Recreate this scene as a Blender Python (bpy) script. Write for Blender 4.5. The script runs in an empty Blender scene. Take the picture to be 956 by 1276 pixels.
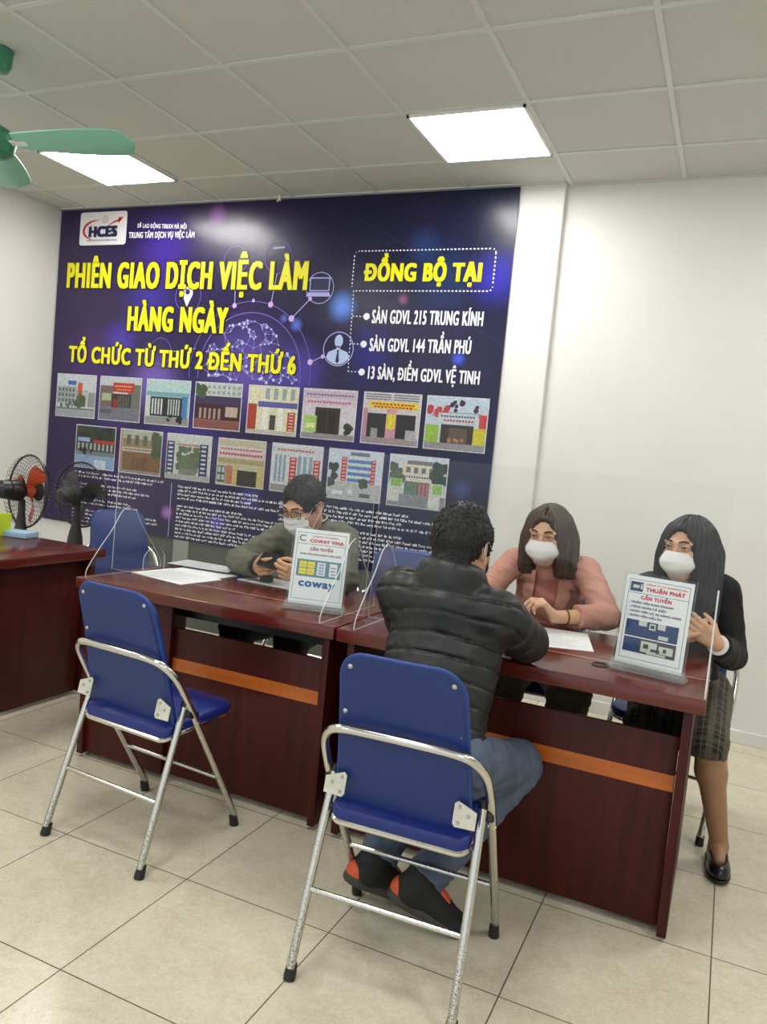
import bpy, bmesh, math, random
import numpy as np
from mathutils import Vector, Matrix, Quaternion
from mathutils.bvhtree import BVHTree

random.seed(7)
rng = np.random.default_rng(7)
SC = bpy.context.scene
COL = SC.collection
PI = math.pi

# ---------------------------------------------------------------- camera
cam_d = bpy.data.cameras.new('camera')
cam = bpy.data.objects.new('camera', cam_d)
COL.objects.link(cam)
RX = Vector((0.90828227, 0.40774602, 0.09362957))
RY = Vector((0.11532854, -0.02890386, -0.99290679))
RZ = Vector((-0.40214754, 0.9126378, -0.07327762))
cm = Matrix((RX, -RY, -RZ)).transposed().to_4x4()
cm.translation = Vector((0, 0, 1.3667))
cam.matrix_world = cm
cam_d.sensor_fit = 'HORIZONTAL'
cam_d.sensor_width = 36.0
cam_d.lens = 978.05 / 956 * 36.0
cam_d.clip_start = 0.05
SC.camera = cam

# ---------------------------------------------------------------- world (added cool ambient fill, entering where no front wall is built)
wd = bpy.data.worlds.new('world'); SC.world = wd; wd.use_nodes = True
wd.node_tree.nodes['Background'].inputs[0].default_value = (0.86, 0.93, 1.0, 1)
wd.node_tree.nodes['Background'].inputs[1].default_value = 0.9

# ---------------------------------------------------------------- ceiling panels out of frame (same 60 cm LED panels, row by row)
HC = 2.998                      # ceiling height
GX, GY, GP = -1.0387, 4.1312, 0.60619   # ceiling grid origin and pitch
PANEL_POWER = 17.0
def area(name, x, y, p):
    l = bpy.data.lights.new(name, 'AREA'); l.shape = 'SQUARE'; l.size = 0.57; l.energy = p; l.color = (1.0, 0.975, 0.935)
    o = bpy.data.objects.new(name, l); COL.objects.link(o); o.location = (x, y, HC - 0.012)
    return o
PX = [GX - 0.5*GP + k*4*GP for k in (-1, 0, 1)]
PY = [GY - 0.5*GP - k*4*GP for k in range(3)]
for j, y in enumerate(PY):
    for i, x in enumerate(PX):
        if j == 0 and i < 2: continue      # these two are seen, built as lamps below
        area('ceiling_panel_light', x, y, PANEL_POWER)

SC.view_settings.view_transform = 'Standard'
SC.view_settings.look = 'None'
SC.view_settings.gamma = 1.0
SC.view_settings.use_curve_mapping = False
SC.view_settings.exposure = 0.35
SC.cycles.max_bounces = 8
SC.cycles.transparent_max_bounces = 24

# ================================================================ helpers
def srgb(r, g, b, a=1.0):
    f = lambda c: ((c/255)/12.92 if c/255 <= 0.04045 else (((c/255)+0.055)/1.055)**2.4)
    return (f(r), f(g), f(b), a)

class NT:
    """small node-tree helper"""
    def __init__(s, m):
        s.t = m.node_tree; s.n = s.t.nodes; s.l = s.t.links
        s.b = s.n['Principled BSDF']
    def add(s, typ, **kw):
        n = s.n.new(typ)
        for k, v in kw.items():
            if k.startswith('i_'):
                n.inputs[k[2:].replace('_', ' ')].default_value = v
            else: setattr(n, k, v)
        return n
    def link(s, a, b): s.l.new(a, b)
    def coord(s, scale=(1, 1, 1), kind='Object'):
        tc = s.add('ShaderNodeTexCoord'); mp = s.add('ShaderNodeMapping')
        mp.inputs['Scale'].default_value = scale
        s.link(tc.outputs[kind], mp.inputs['Vector']); return mp.outputs['Vector']
    def ramp(s, fac, stops):
        r = s.add('ShaderNodeValToRGB'); e = r.color_ramp.elements
        while len(e) > 1: e.remove(e[-1])
        e[0].position, e[0].color = stops[0]
        for p, c in stops[1:]:
            x = e.new(p); x.color = c
        s.link(fac, r.inputs['Fac']); return r.outputs['Color']
    def math(s, op, a, b=None):
        n = s.add('ShaderNodeMath', operation=op)
        for i, v in enumerate((a, b)):
            if v is None: continue
            if isinstance(v, (int, float)): n.inputs[i].default_value = v
            else: s.link(v, n.inputs[i])
        return n.outputs[0]
    def mix(s, fac, a, b, blend='MIX'):
        n = s.add('ShaderNodeMix', data_type='RGBA', blend_type=blend)
        for sock, v in ((n.inputs[0], fac), (n.inputs[6], a), (n.inputs[7], b)):
            if hasattr(v, 'links') or hasattr(v, 'is_linked'): s.link(v, sock)
            elif isinstance(v, (int, float)): sock.default_value = v
            else: sock.default_value = v
        return n.outputs[2]
    def bump(s, h, strength=0.2, dist=0.01):
        b = s.add('ShaderNodeBump'); b.inputs['Strength'].default_value = strength; b.inputs['Distance'].default_value = dist
        s.link(h, b.inputs['Height']); s.link(b.outputs['Normal'], s.b.inputs['Normal'])

MATS = {}
def mat(name, col=None, rough=0.5, metal=0.0, noise=0.0, nscale=20, bump=0.0, bscale=200, spec=0.5, sss=0.0, coat=0.0):
    if name in MATS: return MATS[name]
    m = bpy.data.materials.new(name); m.use_nodes = True; MATS[name] = m
    t = NT(m); b = t.b
    if col is None: return m
    b.inputs['Base Color'].default_value = col; b.inputs['Roughness'].default_value = rough
    b.inputs['Metallic'].default_value = metal; b.inputs['Specular IOR Level'].default_value = spec
    if coat: b.inputs['Coat Weight'].default_value = coat; b.inputs['Coat Roughness'].default_value = 0.12
    if sss:
        b.inputs['Subsurface Weight'].default_value = sss; b.inputs['Subsurface Radius'].default_value = (1, .4, .25); b.inputs['Subsurface Scale'].default_value = 0.006
    if noise:
        v = t.coord(); n = t.add('ShaderNodeTexNoise', i_Scale=nscale, i_Detail=5.0)
        t.link(v, n.inputs['Vector'])
        d = tuple(c*(1-noise) for c in col[:3]) + (1,); u = tuple(min(1, c*(1+noise)) for c in col[:3]) + (1,)
        t.link(t.ramp(n.outputs['Fac'], [(0.3, d), (0.7, u)]), b.inputs['Base Color'])
    if bump:
        v = t.coord(); n = t.add('ShaderNodeTexNoise', i_Scale=bscale, i_Detail=3.0)
        t.link(v, n.inputs['Vector']); t.bump(n.outputs['Fac'], bump, 0.004)
    return m

def emis(name, col, strength):
    m = bpy.data.materials.new(name); m.use_nodes = True; MATS[name] = m
    b = m.node_tree.nodes['Principled BSDF']
    b.inputs['Base Color'].default_value = (0.8, 0.8, 0.8, 1)
    b.inputs['Emission Color'].default_value = col; b.inputs['Emission Strength'].default_value = strength
    return m

class MB:
    """collects shapes, builds ONE mesh object"""
    def __init__(s): s.v = []; s.f = []; s.m = []
    def add(s, vs, fs, mi=0):
        o = len(s.v); s.v += [tuple(v) for v in vs]
        s.f += [tuple(i+o for i in f) for f in fs]; s.m += [mi]*len(fs); return s
    def box(s, c, d, rot=None, bev=0.0, mi=0, seg=2):
        bm = bmesh.new(); bmesh.ops.create_cube(bm, size=1.0)
        bmesh.ops.scale(bm, vec=d, verts=bm.verts)
        if bev: bmesh.ops.bevel(bm, geom=bm.edges[:], offset=bev, segments=seg, profile=0.5, affect='EDGES')
        M = Matrix.Translation(Vector(c)) @ (rot.to_4x4() if rot is not None else Matrix.Identity(4))
        bm.transform(M); s.bm(bm, mi); return s
    def bm(s, bm, mi=0):
        bm.verts.index_update(); s.add([v.co[:] for v in bm.verts], [[v.index for v in f.verts] for f in bm.faces], mi); bm.free()
    def tube(s, pts, r, n=10, mi=0, cap=True, closed=False):
        pts = [Vector(p) for p in pts]; m = len(pts)
        rr = r if hasattr(r, '__len__') else [r]*m
        tg = []
        for i in range(m):
            a = pts[(i-1) % m] if (closed or i > 0) else pts[i]; b = pts[(i+1) % m] if (closed or i < m-1) else pts[i]
            tg.append((b-a).normalized())
        up = Vector((0, 0, 1)) if abs(tg[0].z) < 0.9 else Vector((1, 0, 0))
        x = tg[0].cross(up).normalized(); vs = []
        for i in range(m):
            if i: x = (x - tg[i]*x.dot(tg[i])).normalized()
            y = tg[i].cross(x)
            for k in range(n):
                a = 2*PI*k/n; vs.append(pts[i] + (x*math.cos(a) + y*math.sin(a))*rr[i])
        fs = []
        for i in range(m if closed else m-1):
            j = (i+1) % m
            for k in range(n): fs.append((i*n+k, i*n+(k+1) % n, j*n+(k+1) % n, j*n+k))
        if cap and not closed:
            fs.append(tuple(range(n))[::-1]); fs.append(tuple(range((m-1)*n, m*n)))
        s.add(vs, fs, mi); return s
    def lathe(s, prof, c=(0, 0, 0), axis=(0, 0, 1), n=24, mi=0, cap=True):
        q = Vector((0, 0, 1)).rotation_difference(Vector(axis).normalized()); c = Vector(c); vs = []; m = len(prof)
        for r, z in prof:
            for k in range(n):
                a = 2*PI*k/n; vs.append(c + q @ Vector((r*math.cos(a), r*math.sin(a), z)))
        fs = [(i*n+k, i*n+(k+1) % n, (i+1)*n+(k+1) % n, (i+1)*n+k) for i in range(m-1) for k in range(n)]
        if cap: fs.append(tuple(range(n))[::-1]); fs.append(tuple(range((m-1)*n, m*n)))
        s.add(vs, fs, mi); return s
    def ellipsoid(s, c, r, rot=None, nu=16, nv=10, mi=0):
        vs = [];
        for j in range(nv+1):
            t = PI*j/nv
            for i in range(nu):
                a = 2*PI*i/nu; p = Vector((r[0]*math.sin(t)*math.cos(a), r[1]*math.sin(t)*math.sin(a), r[2]*math.cos(t)))
                if rot is not None: p = rot @ p
                vs.append(Vector(c)+p)
        fs = [(j*nu+i, (j+1)*nu+i, (j+1)*nu+(i+1) % nu, j*nu+(i+1) % nu) for j in range(nv) for i in range(nu)]
        s.add(vs, fs, mi); return s
    def prism(s, poly, origin, ux, uy, t, mi=0):
        """2D polygon in the plane (ux,uy), thickness t along ux x uy"""
        ux = Vector(ux).normalized(); uy = Vector(uy).normalized(); n = ux.cross(uy); o = Vector(origin); m = len(poly)
        a = [o+ux*p[0]+uy*p[1] for p in poly]; b = [p+n*t for p in a]
        fs = [tuple(range(m))[::-1], tuple(range(m, 2*m))] + [(i, (i+1) % m, m+(i+1) % m, m+i) for i in range(m)]
        s.add(a+b, fs, mi); return s
    def build(s, name, mats, parent=None, origin=(0, 0, 0), smooth=35, weld=True, shift=True):
        me = bpy.data.meshes.new(name); o = Vector(origin)
        me.from_pydata([(Vector(v)-o)[:] for v in s.v], [], s.f)
        if not isinstance(mats, (list, tuple)): mats = [mats]
        for m in mats: me.materials.append(m)
        me.polygons.foreach_set('material_index', s.m)
        bm = bmesh.new(); bm.from_mesh(me)
        if weld: bmesh.ops.remove_doubles(bm, verts=bm.verts, dist=1e-6)
        bmesh.ops.recalc_face_normals(bm, faces=bm.faces); bm.to_mesh(me); bm.free()
        if smooth:
            me.polygons.foreach_set('use_smooth', [True]*len(me.polygons)); me.set_sharp_from_angle(angle=math.radians(smooth))
        ob = bpy.data.objects.new(name, me); COL.objects.link(ob)
        if parent is not None: ob.parent = parent
        else: ob.location = o
        return ob

def smoothpath(pts, k=6):
    P = [Vector(p) for p in pts]; P = [P[0]*2-P[1]] + P + [P[-1]*2-P[-2]]; out = []
    for i in range(1, len(P)-2):
        for j in range(k):
            t = j/k; a, b, c, d = P[i-1:i+3]
            out.append(0.5*((2*b) + (c-a)*t + (2*a-5*b+4*c-d)*t*t + (3*b-a-3*c+d)*t**3))
    out.append(P[-2]); return out

def thing(name, label, cat, loc=(0, 0, 0), rz=0, group=None):
    o = bpy.data.objects.new(name, None); COL.objects.link(o); o.location = loc; o.rotation_euler = (0, 0, rz); o.empty_display_size = 0.1
    return tag(o, label, cat, group)
def tag(o, label, cat, group=None, kind=None):
    o['label'] = label; o['category'] = cat
    if group: o['group'] = group
    if kind: o['kind'] = kind
    return o
def struct(o): o['kind'] = 'structure'; return o
def dup(root, loc, rz, label, group=None):
    r = root.copy(); COL.objects.link(r); r.location = loc; r.rotation_euler = (0, 0, rz); r['label'] = label
    if group: r['group'] = group
    for ch in list(root.children):
        c = ch.copy(); COL.objects.link(c); c.parent = r
        for g in list(ch.children):
            d = g.copy(); COL.objects.link(d); d.parent = c
    return r

# ---------------------------------------------------------------- flat print helpers (letter outlines as geometry)
def text_objs(specs):
    """lettering in a plane facing -Y (x right, z up): fitted to x0..x1 with capital height cap, baseline z0 (to z0r);
       w / h embolden the strokes; put maps the plane into the world"""
    tmp = []
    def mk(body, sp=1.0):
        cu = bpy.data.curves.new('txt', 'FONT'); cu.body = body.replace('\u0110', '\u00d0'); cu.resolution_u = 3; cu.space_character = sp
        o = bpy.data.objects.new('txt', cu); COL.objects.link(o); return o
    Ho = mk('H')
    for s in specs: tmp.append(mk(s['body'], s.get('space', 1.0)))
    dg = bpy.context.evaluated_depsgraph_get(); dg.update()
    hm = bpy.data.meshes.new_from_object(Ho.evaluated_get(dg)); cap = max(v.co.y for v in hm.vertices)
    out = []
    for s, o in zip(specs, tmp):
        me = bpy.data.meshes.new_from_object(o.evaluated_get(dg)); n = len(me.vertices)
        co = np.zeros(n*3); me.vertices.foreach_get('co', co); co = co.reshape(-1, 3)
        faces = [tuple(p.vertices) for p in me.polygons]
        w, h = s.get('w', 0.0), s.get('h', 0.0); x0, x1 = co[:, 0].min(), co[:, 0].max()
        X = s['x0'] + w + (co[:, 0]-x0)*(s['x1']-s['x0']-2*w)/(x1-x0)
        Z = s['z0'] + h + co[:, 1]*(s['cap']-2*h)/cap
        if 'z0r' in s: Z = Z + (s['z0r']-s['z0'])*(co[:, 0]-x0)/(x1-x0)
        if s.get('slant'): X = X + s['slant']*(Z-s['z0'])
        g = s.get('grow', 0.0); V = []; F = []; k = 0
        W, Hh = w+g, h+g
        sh = [(0, 0)] if W == 0 and Hh == 0 else [(a_*W, b_*Hh) for a_ in (-1, -.4, .4, 1) for b_ in (-1, 1)] + [(0, 0)]
        for dx, dz in sh:
            V.append(np.stack([X+dx, np.full(n, s['y'])-0.00002*k, Z+dz], 1)); F += [tuple(i+k*n for i in f) for f in faces]; k += 1
        V = np.concatenate(V)
        if 'put' in s:
            M = np.array(s['put']); V = V @ M[:3, :3].T + M[:3, 3]
        if s.get('parent') is not None and not s.get('local'): V = V - np.array(s['parent'].location)
        m2 = bpy.data.meshes.new(s['name']); m2.from_pydata(V.tolist(), [], F); m2.materials.append(s['mat'])
        ob = bpy.data.objects.new(s['name'], m2); COL.objects.link(ob)
        if s.get('parent') is not None: ob.parent = s['parent']
        out.append(ob)
    for o in tmp+[Ho]:
        d = o.data; bpy.data.objects.remove(o); bpy.data.curves.remove(d)
    return out
# ================================================================ materials of the room
m_wall = mat('wall_paint', srgb(227, 226, 222), 0.55, noise=0.02, nscale=3, bump=0.05, bscale=150)
m_ceil = mat('ceiling_tile', srgb(204, 205, 200), 0.9, noise=0.03, nscale=60, bump=0.08, bscale=300)
m_tbar = mat('ceiling_bar', srgb(212, 214, 212), 0.5)
m_white = mat('white_plastic', srgb(235, 235, 232), 0.4)
m_black = mat('black_plastic', srgb(22, 22, 23), 0.42)
m_darkgrey = mat('dark_grey_plastic', srgb(52, 52, 54), 0.45)
m_chrome = mat('chrome', srgb(214, 212, 206), 0.17, 1.0)
m_screw = mat('screw_steel', srgb(190, 190, 188), 0.3, 1.0)
m_bracket = mat('painted_bracket', srgb(212, 210, 196), 0.5, noise=0.08, nscale=60)
m_black_fabric = mat('black_fabric', srgb(20, 20, 22), 0.85, bump=0.2)

def floor_mat():
    m = mat('floor_tile'); t = NT(m); b = t.b
    tc = t.add('ShaderNodeTexCoord'); sx = t.add('ShaderNodeSeparateXYZ'); t.link(tc.outputs['Object'], sx.inputs[0])
    def cell(out, off):
        a = t.math('DIVIDE', t.math('SUBTRACT', out, off), 0.5); fr = t.math('FRACT', a)
        d = t.math('MINIMUM', fr, t.math('SUBTRACT', 1.0, fr)); return t.math('FLOOR', a), d
    cx, dx = cell(sx.outputs[0], -0.4023); cy, dy = cell(sx.outputs[1], 1.9400)
    g = t.math('LESS_THAN', t.math('MINIMUM', dx, dy), 0.0038)
    cmb = t.add('ShaderNodeCombineXYZ'); t.link(cx, cmb.inputs[0]); t.link(cy, cmb.inputs[1])
    wn = t.add('ShaderNodeTexWhiteNoise', noise_dimensions='2D'); t.link(cmb.outputs[0], wn.inputs['Vector'])
    off = t.add('ShaderNodeVectorMath', operation='MULTIPLY_ADD'); t.link(wn.outputs['Color'], off.inputs[0]); off.inputs[1].default_value = (9, 9, 9); t.link(tc.outputs['Object'], off.inputs[2])
    n1 = t.add('ShaderNodeTexNoise', i_Scale=11.0, i_Detail=8.0, i_Roughness=0.66, i_Distortion=.8); t.link(off.outputs[0], n1.inputs['Vector'])
    n2 = t.add('ShaderNodeTexNoise', i_Scale=34.0, i_Detail=4.0, i_Distortion=1.6); t.link(off.outputs[0], n2.inputs['Vector'])
    c1 = t.ramp(n1.outputs['Fac'], [(0.30, srgb(199, 191, 166)), (0.52, srgb(209, 202, 178)), (0.72, srgb(216, 210, 190))])
    v = t.ramp(n2.outputs['Fac'], [(0.44, (0, 0, 0, 1)), (0.5, (1, 1, 1, 1)), (0.56, (0, 0, 0, 1))])
    c2 = t.mix(t.math('MULTIPLY', v, 0.42), c1, srgb(230, 226, 210))
    bl = t.math('MULTIPLY_ADD', wn.outputs['Value'], 0.06); bl.node.inputs[2].default_value = 0.96
    hs = t.add('ShaderNodeHueSaturation'); t.link(bl, hs.inputs['Value']); t.link(c2, hs.inputs['Color'])
    col = t.mix(g, hs.outputs['Color'], srgb(96, 86, 70)); t.link(col, b.inputs['Base Color'])
    r = t.math('MULTIPLY_ADD', g, 0.5); r.node.inputs[2].default_value = 0.24; t.link(r, b.inputs['Roughness'])
    return m
m_floor = floor_mat()

def wood_mat(name, dark, mid, light, along, rough, coat=.22, spec=.5):
    m = mat(name); t = NT(m); sc = [9, 9, 9]; sc[along] = 0.7
    v = t.coord(tuple(sc)); n = t.add('ShaderNodeTexNoise', i_Scale=3.2, i_Detail=7.0, i_Roughness=0.6, i_Distortion=0.5); t.link(v, n.inputs['Vector'])
    t.link(t.ramp(n.outputs['Fac'], [(0.3, dark), (0.5, mid), (0.72, light)]), t.b.inputs['Base Color'])
    t.b.inputs['Roughness'].default_value = rough; t.b.inputs['Coat Weight'].default_value = coat; t.b.inputs['Specular IOR Level'].default_value = spec; t.b.inputs['Coat Roughness'].default_value = 0.12
    return m
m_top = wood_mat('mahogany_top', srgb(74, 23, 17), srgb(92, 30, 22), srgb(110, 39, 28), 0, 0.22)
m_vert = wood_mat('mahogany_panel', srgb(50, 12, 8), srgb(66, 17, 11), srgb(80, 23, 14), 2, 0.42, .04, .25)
m_strip = wood_mat('orange_strip', srgb(164, 82, 22), srgb(182, 94, 26), srgb(196, 106, 34), 0, 0.35)

# ================================================================ the room
XL, XR, YB, YF = -4.935, 3.3, 4.60, -3.2
def slab(name, lo, hi, m, bev=0.0):
    b = MB(); lo = Vector(lo); hi = Vector(hi); b.box((lo+hi)/2, hi-lo, bev=bev)
    return struct(b.build(name, m, smooth=0))
slab('floor', (XL-.15, YF, -0.1), (XR+.15, YB+.15, 0), m_floor)
slab('wall_left', (XL-.12, YF, 0), (XL, YB+.15, HC+.1), m_wall)
slab('wall_right', (XR, YF, 0), (XR+.12, YB+.15, HC+.1), m_wall)
slab('wall_back', (XL, YB, 0), (XR, YB+.12, HC+.1), m_wall)
slab('wall_back_pier', (XL, 4.55, 0), (-1.066, YB+.02, HC+.02), m_wall, 0.004)
slab('ceiling', (XL-.12, YF, HC), (XR+.12, YB+.12, HC+.1), m_ceil)
slab('baseboard_back', (-1.066, YB-.012, 0), (XR, YB+.01, 0.07), m_wall, 0.003)
# the dark lower strip of wall under the banner
m_low = mat('grey_lower_wall', srgb(88, 90, 86), 0.6)
slab('trim_1', (-3.95, 4.538, 0), (-1.36, 4.555, 0.64), m_low)

g = MB()
k = -7
xs = [GX + GP*k for k in range(-6, 8)]; ys = [GY - GP*k for k in range(0, 13)]
for x in xs: g.box((x, (YB+YF)/2, HC-.002), (0.023, YB-YF-.02, 0.010))
for y in ys: g.box(((XL+XR)/2, y, HC-.0015), (XR-XL-.02, 0.023, 0.010))
struct(g.build('trim_2', m_tbar, smooth=0))
g = MB()
g.box((XL+.011, (YF+4.55)/2, HC-.004), (.022, 4.55-YF, .009)); g.box(((XL-1.066)/2, 4.539, HC-.004), (-1.066-XL, .022, .009))
g.box(((XR-1.066)/2, YB-.011, HC-.004), (XR+1.066, .022, .009))
struct(g.build('trim_3', m_tbar, smooth=0))

# ceiling lamps that are seen
m_led = emis('led_diffuser', (1.0, 0.98, 0.945, 1), 21.0)
def ceiling_light(x, y, label):
    t = thing('ceiling_light', label, 'ceiling light', (x, y, HC-.012), group='square LED panels in the ceiling grid')
    a = GP/2 - .012; f = MB()
    for sx, sy, dx, dy in ((0, a-.006, 2*a, .012), (0, -a+.006, 2*a, .012), (a-.006, 0, .012, 2*a), (-a+.006, 0, .012, 2*a)):
        f.box((sx, sy, 0.002), (dx, dy, 0.016))
    f.build('frame', m_white, t, smooth=0)
    MB().box((0, 0, 0.002), (2*a-.024, 2*a-.024, 0.006)).build('diffuser', m_led, t, smooth=0)
ceiling_light(PX[1], PY[0], 'lit square ceiling panel in front of the banner, clear of the fan blade')
ceiling_light(PX[0], PY[0], 'lit square ceiling panel partly covered by the green fan blade')

# green ceiling fan
m_fgreen = mat('fan_green', srgb(132, 198, 172), 0.35)
m_fdark = mat('fan_dark_green', srgb(52, 128, 98), 0.35)
cf = thing('ceiling_fan', 'green three-bladed ceiling fan at the left edge of the ceiling', 'ceiling fan', (-3.2, 2.55, 2.60))
b = MB(); b.lathe([(.012, .39), (.012, .03)], n=14); b.build('downrod', m_fgreen, cf)
b = MB(); b.lathe([(.012, .30), (.045, .305), (.058, .33), (.062, .392)], n=24); b.build('canopy', m_fdark, cf)
b = MB(); b.lathe([(.0, -.075), (.05, -.072), (.085, -.05), (.095, -.01), (.095, .02), (.07, .05), (.03, .07)], n=28, cap=False); b.build('motor_housing', m_fdark, cf)
for a in (12, 132, 252):
    q = Matrix.Rotation(math.radians(a), 3, 'Z') @ Matrix.Rotation(math.radians(-15), 3, 'X')
    n = 14; up = []; lo = []
    for i in range(n+1):
        s = i/n; x = .12 + .58*s; w = (.055 + .032*math.sin(min(1, s*1.4)*PI/2)) * (1 if s < .86 else math.sqrt(max(0.0, 1-((s-.86)/.14)**2))*.98+.02)
        up.append((x, w)); lo.append((x, -w))
    bb = MB()
    vs = []; fs = []
    for (x, w) in up:
        for f_, dz in ((-1, .006), (-.4, -.003), (.35, -.004), (1, .008)):
            vs.append(q @ Vector((x, w*f_, dz - .012)))
    for i in range(n):
        for k in range(3): fs.append((i*4+k, (i+1)*4+k, (i+1)*4+k+1, i*4+k+1))
    off = len(vs); top = [v + Vector((0, 0, .004)) for v in vs]
    fs2 = [tuple(i+off for i in f)[::-1] for f in fs]
    rim = [i*4 for i in range(n+1)] + [n*4+1, n*4+2] + [i*4+3 for i in range(n, -1, -1)] + [2, 1]
    fs3 = [(rim[i], rim[(i+1) % len(rim)], rim[(i+1) % len(rim)]+off, rim[i]+off) for i in range(len(rim))]
    bb.add(vs+top, fs+fs2+fs3); bl = bb.build('blade', m_fgreen, cf)
    bb = MB(); bb.box(q @ Vector((.11, 0, -.012)), (.13, .035, .008), q, .003); bb.build('blade_iron', m_white, cf)

hk = MB(); hk.box((-2.94, 4.50, HC-.02), (.018, .012, .035), bev=.002); hk.tube(smoothpath([(-2.94, 4.495, HC-.035), (-2.94, 4.48, HC-.05), (-2.94, 4.47, HC-.04)]), .003, 6)
tag(hk.build('ceiling_hook', m_white, origin=(-2.94, 4.5, HC-.04)), 'tiny white hook at the ceiling above the banner top edge', 'hook')

# ================================================================ desks
def make_desk(name, label, loc, rz, W, D, gap=True, strip=True, cab=False, grom=None, gap_box=False):
    t = thing(name, label, 'desk', loc, rz, None)
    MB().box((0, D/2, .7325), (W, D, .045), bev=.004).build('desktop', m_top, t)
    h = .697
    for s in (-1, 1):
        b = MB(); b.box((s*(W/2-.044), .035+(D-.09)/2, .015+h/2), (.028, D-.09, h), bev=.002)
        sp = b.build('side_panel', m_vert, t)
        for gy in (.07, D-.1): MB().lathe([(.014, 0), (.014, .016)], (s*(W/2-.044), gy, 0), n=12).build('glide', m_screw, sp)
    z1 = .612 if gap else .705
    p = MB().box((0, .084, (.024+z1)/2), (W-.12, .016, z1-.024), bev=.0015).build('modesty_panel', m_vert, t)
    if strip: MB().box((0, .0755, .468), (W-.124, .003, .05)).build('contrast_strip', m_strip, p, smooth=0)['label'] = 'orange wood strip'
    if cab: MB().box((-W/2+.058+.2, .062, .365), (.40, .026, .68), bev=.002).build('drawer_unit_front', m_vert, t)
    if gap_box:  # added black box under the desktop, so the open gap looks dark
        b = MB(); b.box((.10, .36, .648), (.78, .42, .012), bev=.002)
        for sx in (-.285, .485): b.box((sx, .36, .678), (.012, .42, .06))
        b.box((.10, .155, .668), (.78, .012, .05)); b.box((.10, .565, .668), (.78, .012, .05)); b.build('dark_gap_box', m_black, t, smooth=0)
    if grom:
        b = MB(); b.lathe([(.024, 0), (.030, 0), (.030, .002), (.024, .003)], (grom[0], grom[1], .7555), n=24, cap=False)
        b.lathe([(.0, .0004), (.025, .0004)], (grom[0], grom[1], .7555), n=24, cap=False)
        b.build('cable_grommet', m_black, t)
    return t
make_desk('desk', 'mahogany desk with orange strip, tall blue empty chair in front of it', (-1.795, 2.395, 0), 0, 1.19, .72, cab=True, grom=(.18, .40), gap_box=True)
make_desk('desk', 'mahogany desk with orange strip where the man in the black puffer jacket leans', (-.595, 2.395, 0), 0, 1.19, .72, grom=(.270, .19))
make_desk('desk', 'plain mahogany desk standing crosswise at the left edge, fans behind it', (-2.862, 2.46, 0), PI/2, 1.2, .6, gap=False, strip=False)

# ================================================================ clear acrylic desk screens
def acrylic():
    m = mat('clear_acrylic'); t = NT(m); n, l = t.n, t.l
    tr = t.add('ShaderNodeBsdfTransparent'); tr.inputs[0].default_value = (.975, .985, .98, 1)
    gl = t.add('ShaderNodeBsdfGlossy'); gl.inputs['Roughness'].default_value = .03
    lw = t.add('ShaderNodeLayerWeight'); lw.inputs[0].default_value = .5
    fr = t.math('MULTIPLY_ADD', t.math('POWER', lw.outputs['Facing'], 4.0), .22); fr.node.inputs[2].default_value = .018
    mx = t.add('ShaderNodeMixShader'); l.new(fr, mx.inputs[0]); l.new(tr.outputs[0], mx.inputs[1]); l.new(gl.outputs[0], mx.inputs[2])
    l.new(mx.outputs[0], n['Material Output'].inputs[0]); return m
m_acr = acrylic()
def acr_edge():
    m = mat('acrylic_edge'); t = NT(m); n, l = t.n, t.l
    tr = t.add('ShaderNodeBsdfTransparent'); tr.inputs[0].default_value = (.9, .93, .92, 1)
    df = t.add('ShaderNodeBsdfPrincipled'); df.inputs['Base Color'].default_value = srgb(232, 236, 234); df.inputs['Roughness'].default_value = .12
    mx = t.add('ShaderNodeMixShader'); mx.inputs[0].default_value = .6; l.new(tr.outputs[0], mx.inputs[1]); l.new(df.outputs[0], mx.inputs[2])
    l.new(mx.outputs[0], n['Material Output'].inputs[0]); return m
m_aedge = acr_edge()
def clear_prism(poly, o, ux, uy, th):
    b = MB(); b.prism(poly, o, ux, uy, th); b.m = [0, 0] + [1]*(len(b.m)-2); return b
def rrect(w, h, r, top_only=True, n=5, x0=0, z0=0):
    p = [] if not top_only else [(x0, z0), (x0+w, z0)]
    cs = [(x0+w-r, z0+h-r, 0), (x0+r, z0+h-r, 90)] if top_only else [(x0+r, z0+r, 180), (x0+w-r, z0+r, 270), (x0+w-r, z0+h-r, 0), (x0+r, z0+h-r, 90)]
    for cx, cz, a0 in cs:
        for i in range(n+1):
            a = math.radians(a0+90*i/n); p.append((cx+r*math.cos(a), cz+r*math.sin(a)))
    return p
YS = 2.64; ZT = .7555
def screen(label, x0, x1, fins, small=None):
    t = thing('desk_screen', label, 'acrylic screen', ((x0+x1)/2, YS, ZT))
    w = x1-x0
    clear_prism(rrect(w, .608, .02, x0=-w/2), (0, .0025, .0035), (1, 0, 0), (0, 0, 1), .005).build('clear_sheet', [m_acr, m_aedge], t, smooth=0)
    half = smoothpath([(-.228, 0, 0), (-.222, .035, 0), (-.165, .11, 0), (-.095, .19, 0), (-.045, .262, 0), (0, .288, 0)], 5)
    prof = [(p.x, p.y) for p in half] + [(-p.x, p.y) for p in half[-2::-1]]
    for fx in fins:
        clear_prism(prof, (fx-(x0+x1)/2+.0025, 0, 0), (0, -1, 0), (0, 0, 1), .005).build('support_fin', [m_acr, m_aedge], t, smooth=0)
    if small:
        arc = [(.0, 0), (.0, .05)] + [(.07+.07*math.cos(PI-a), .05+.055*math.sin(a)) for a in [PI*i/8 for i in range(1, 8)]] + [(.14, .05), (.14, 0)]
        clear_prism(arc, (small[0]-(x0+x1)/2, small[1]-YS, 0), (0, 1, 0), (0, 0, 1), .004).build('small_fin', [m_acr, m_aedge], t, smooth=0)
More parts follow.
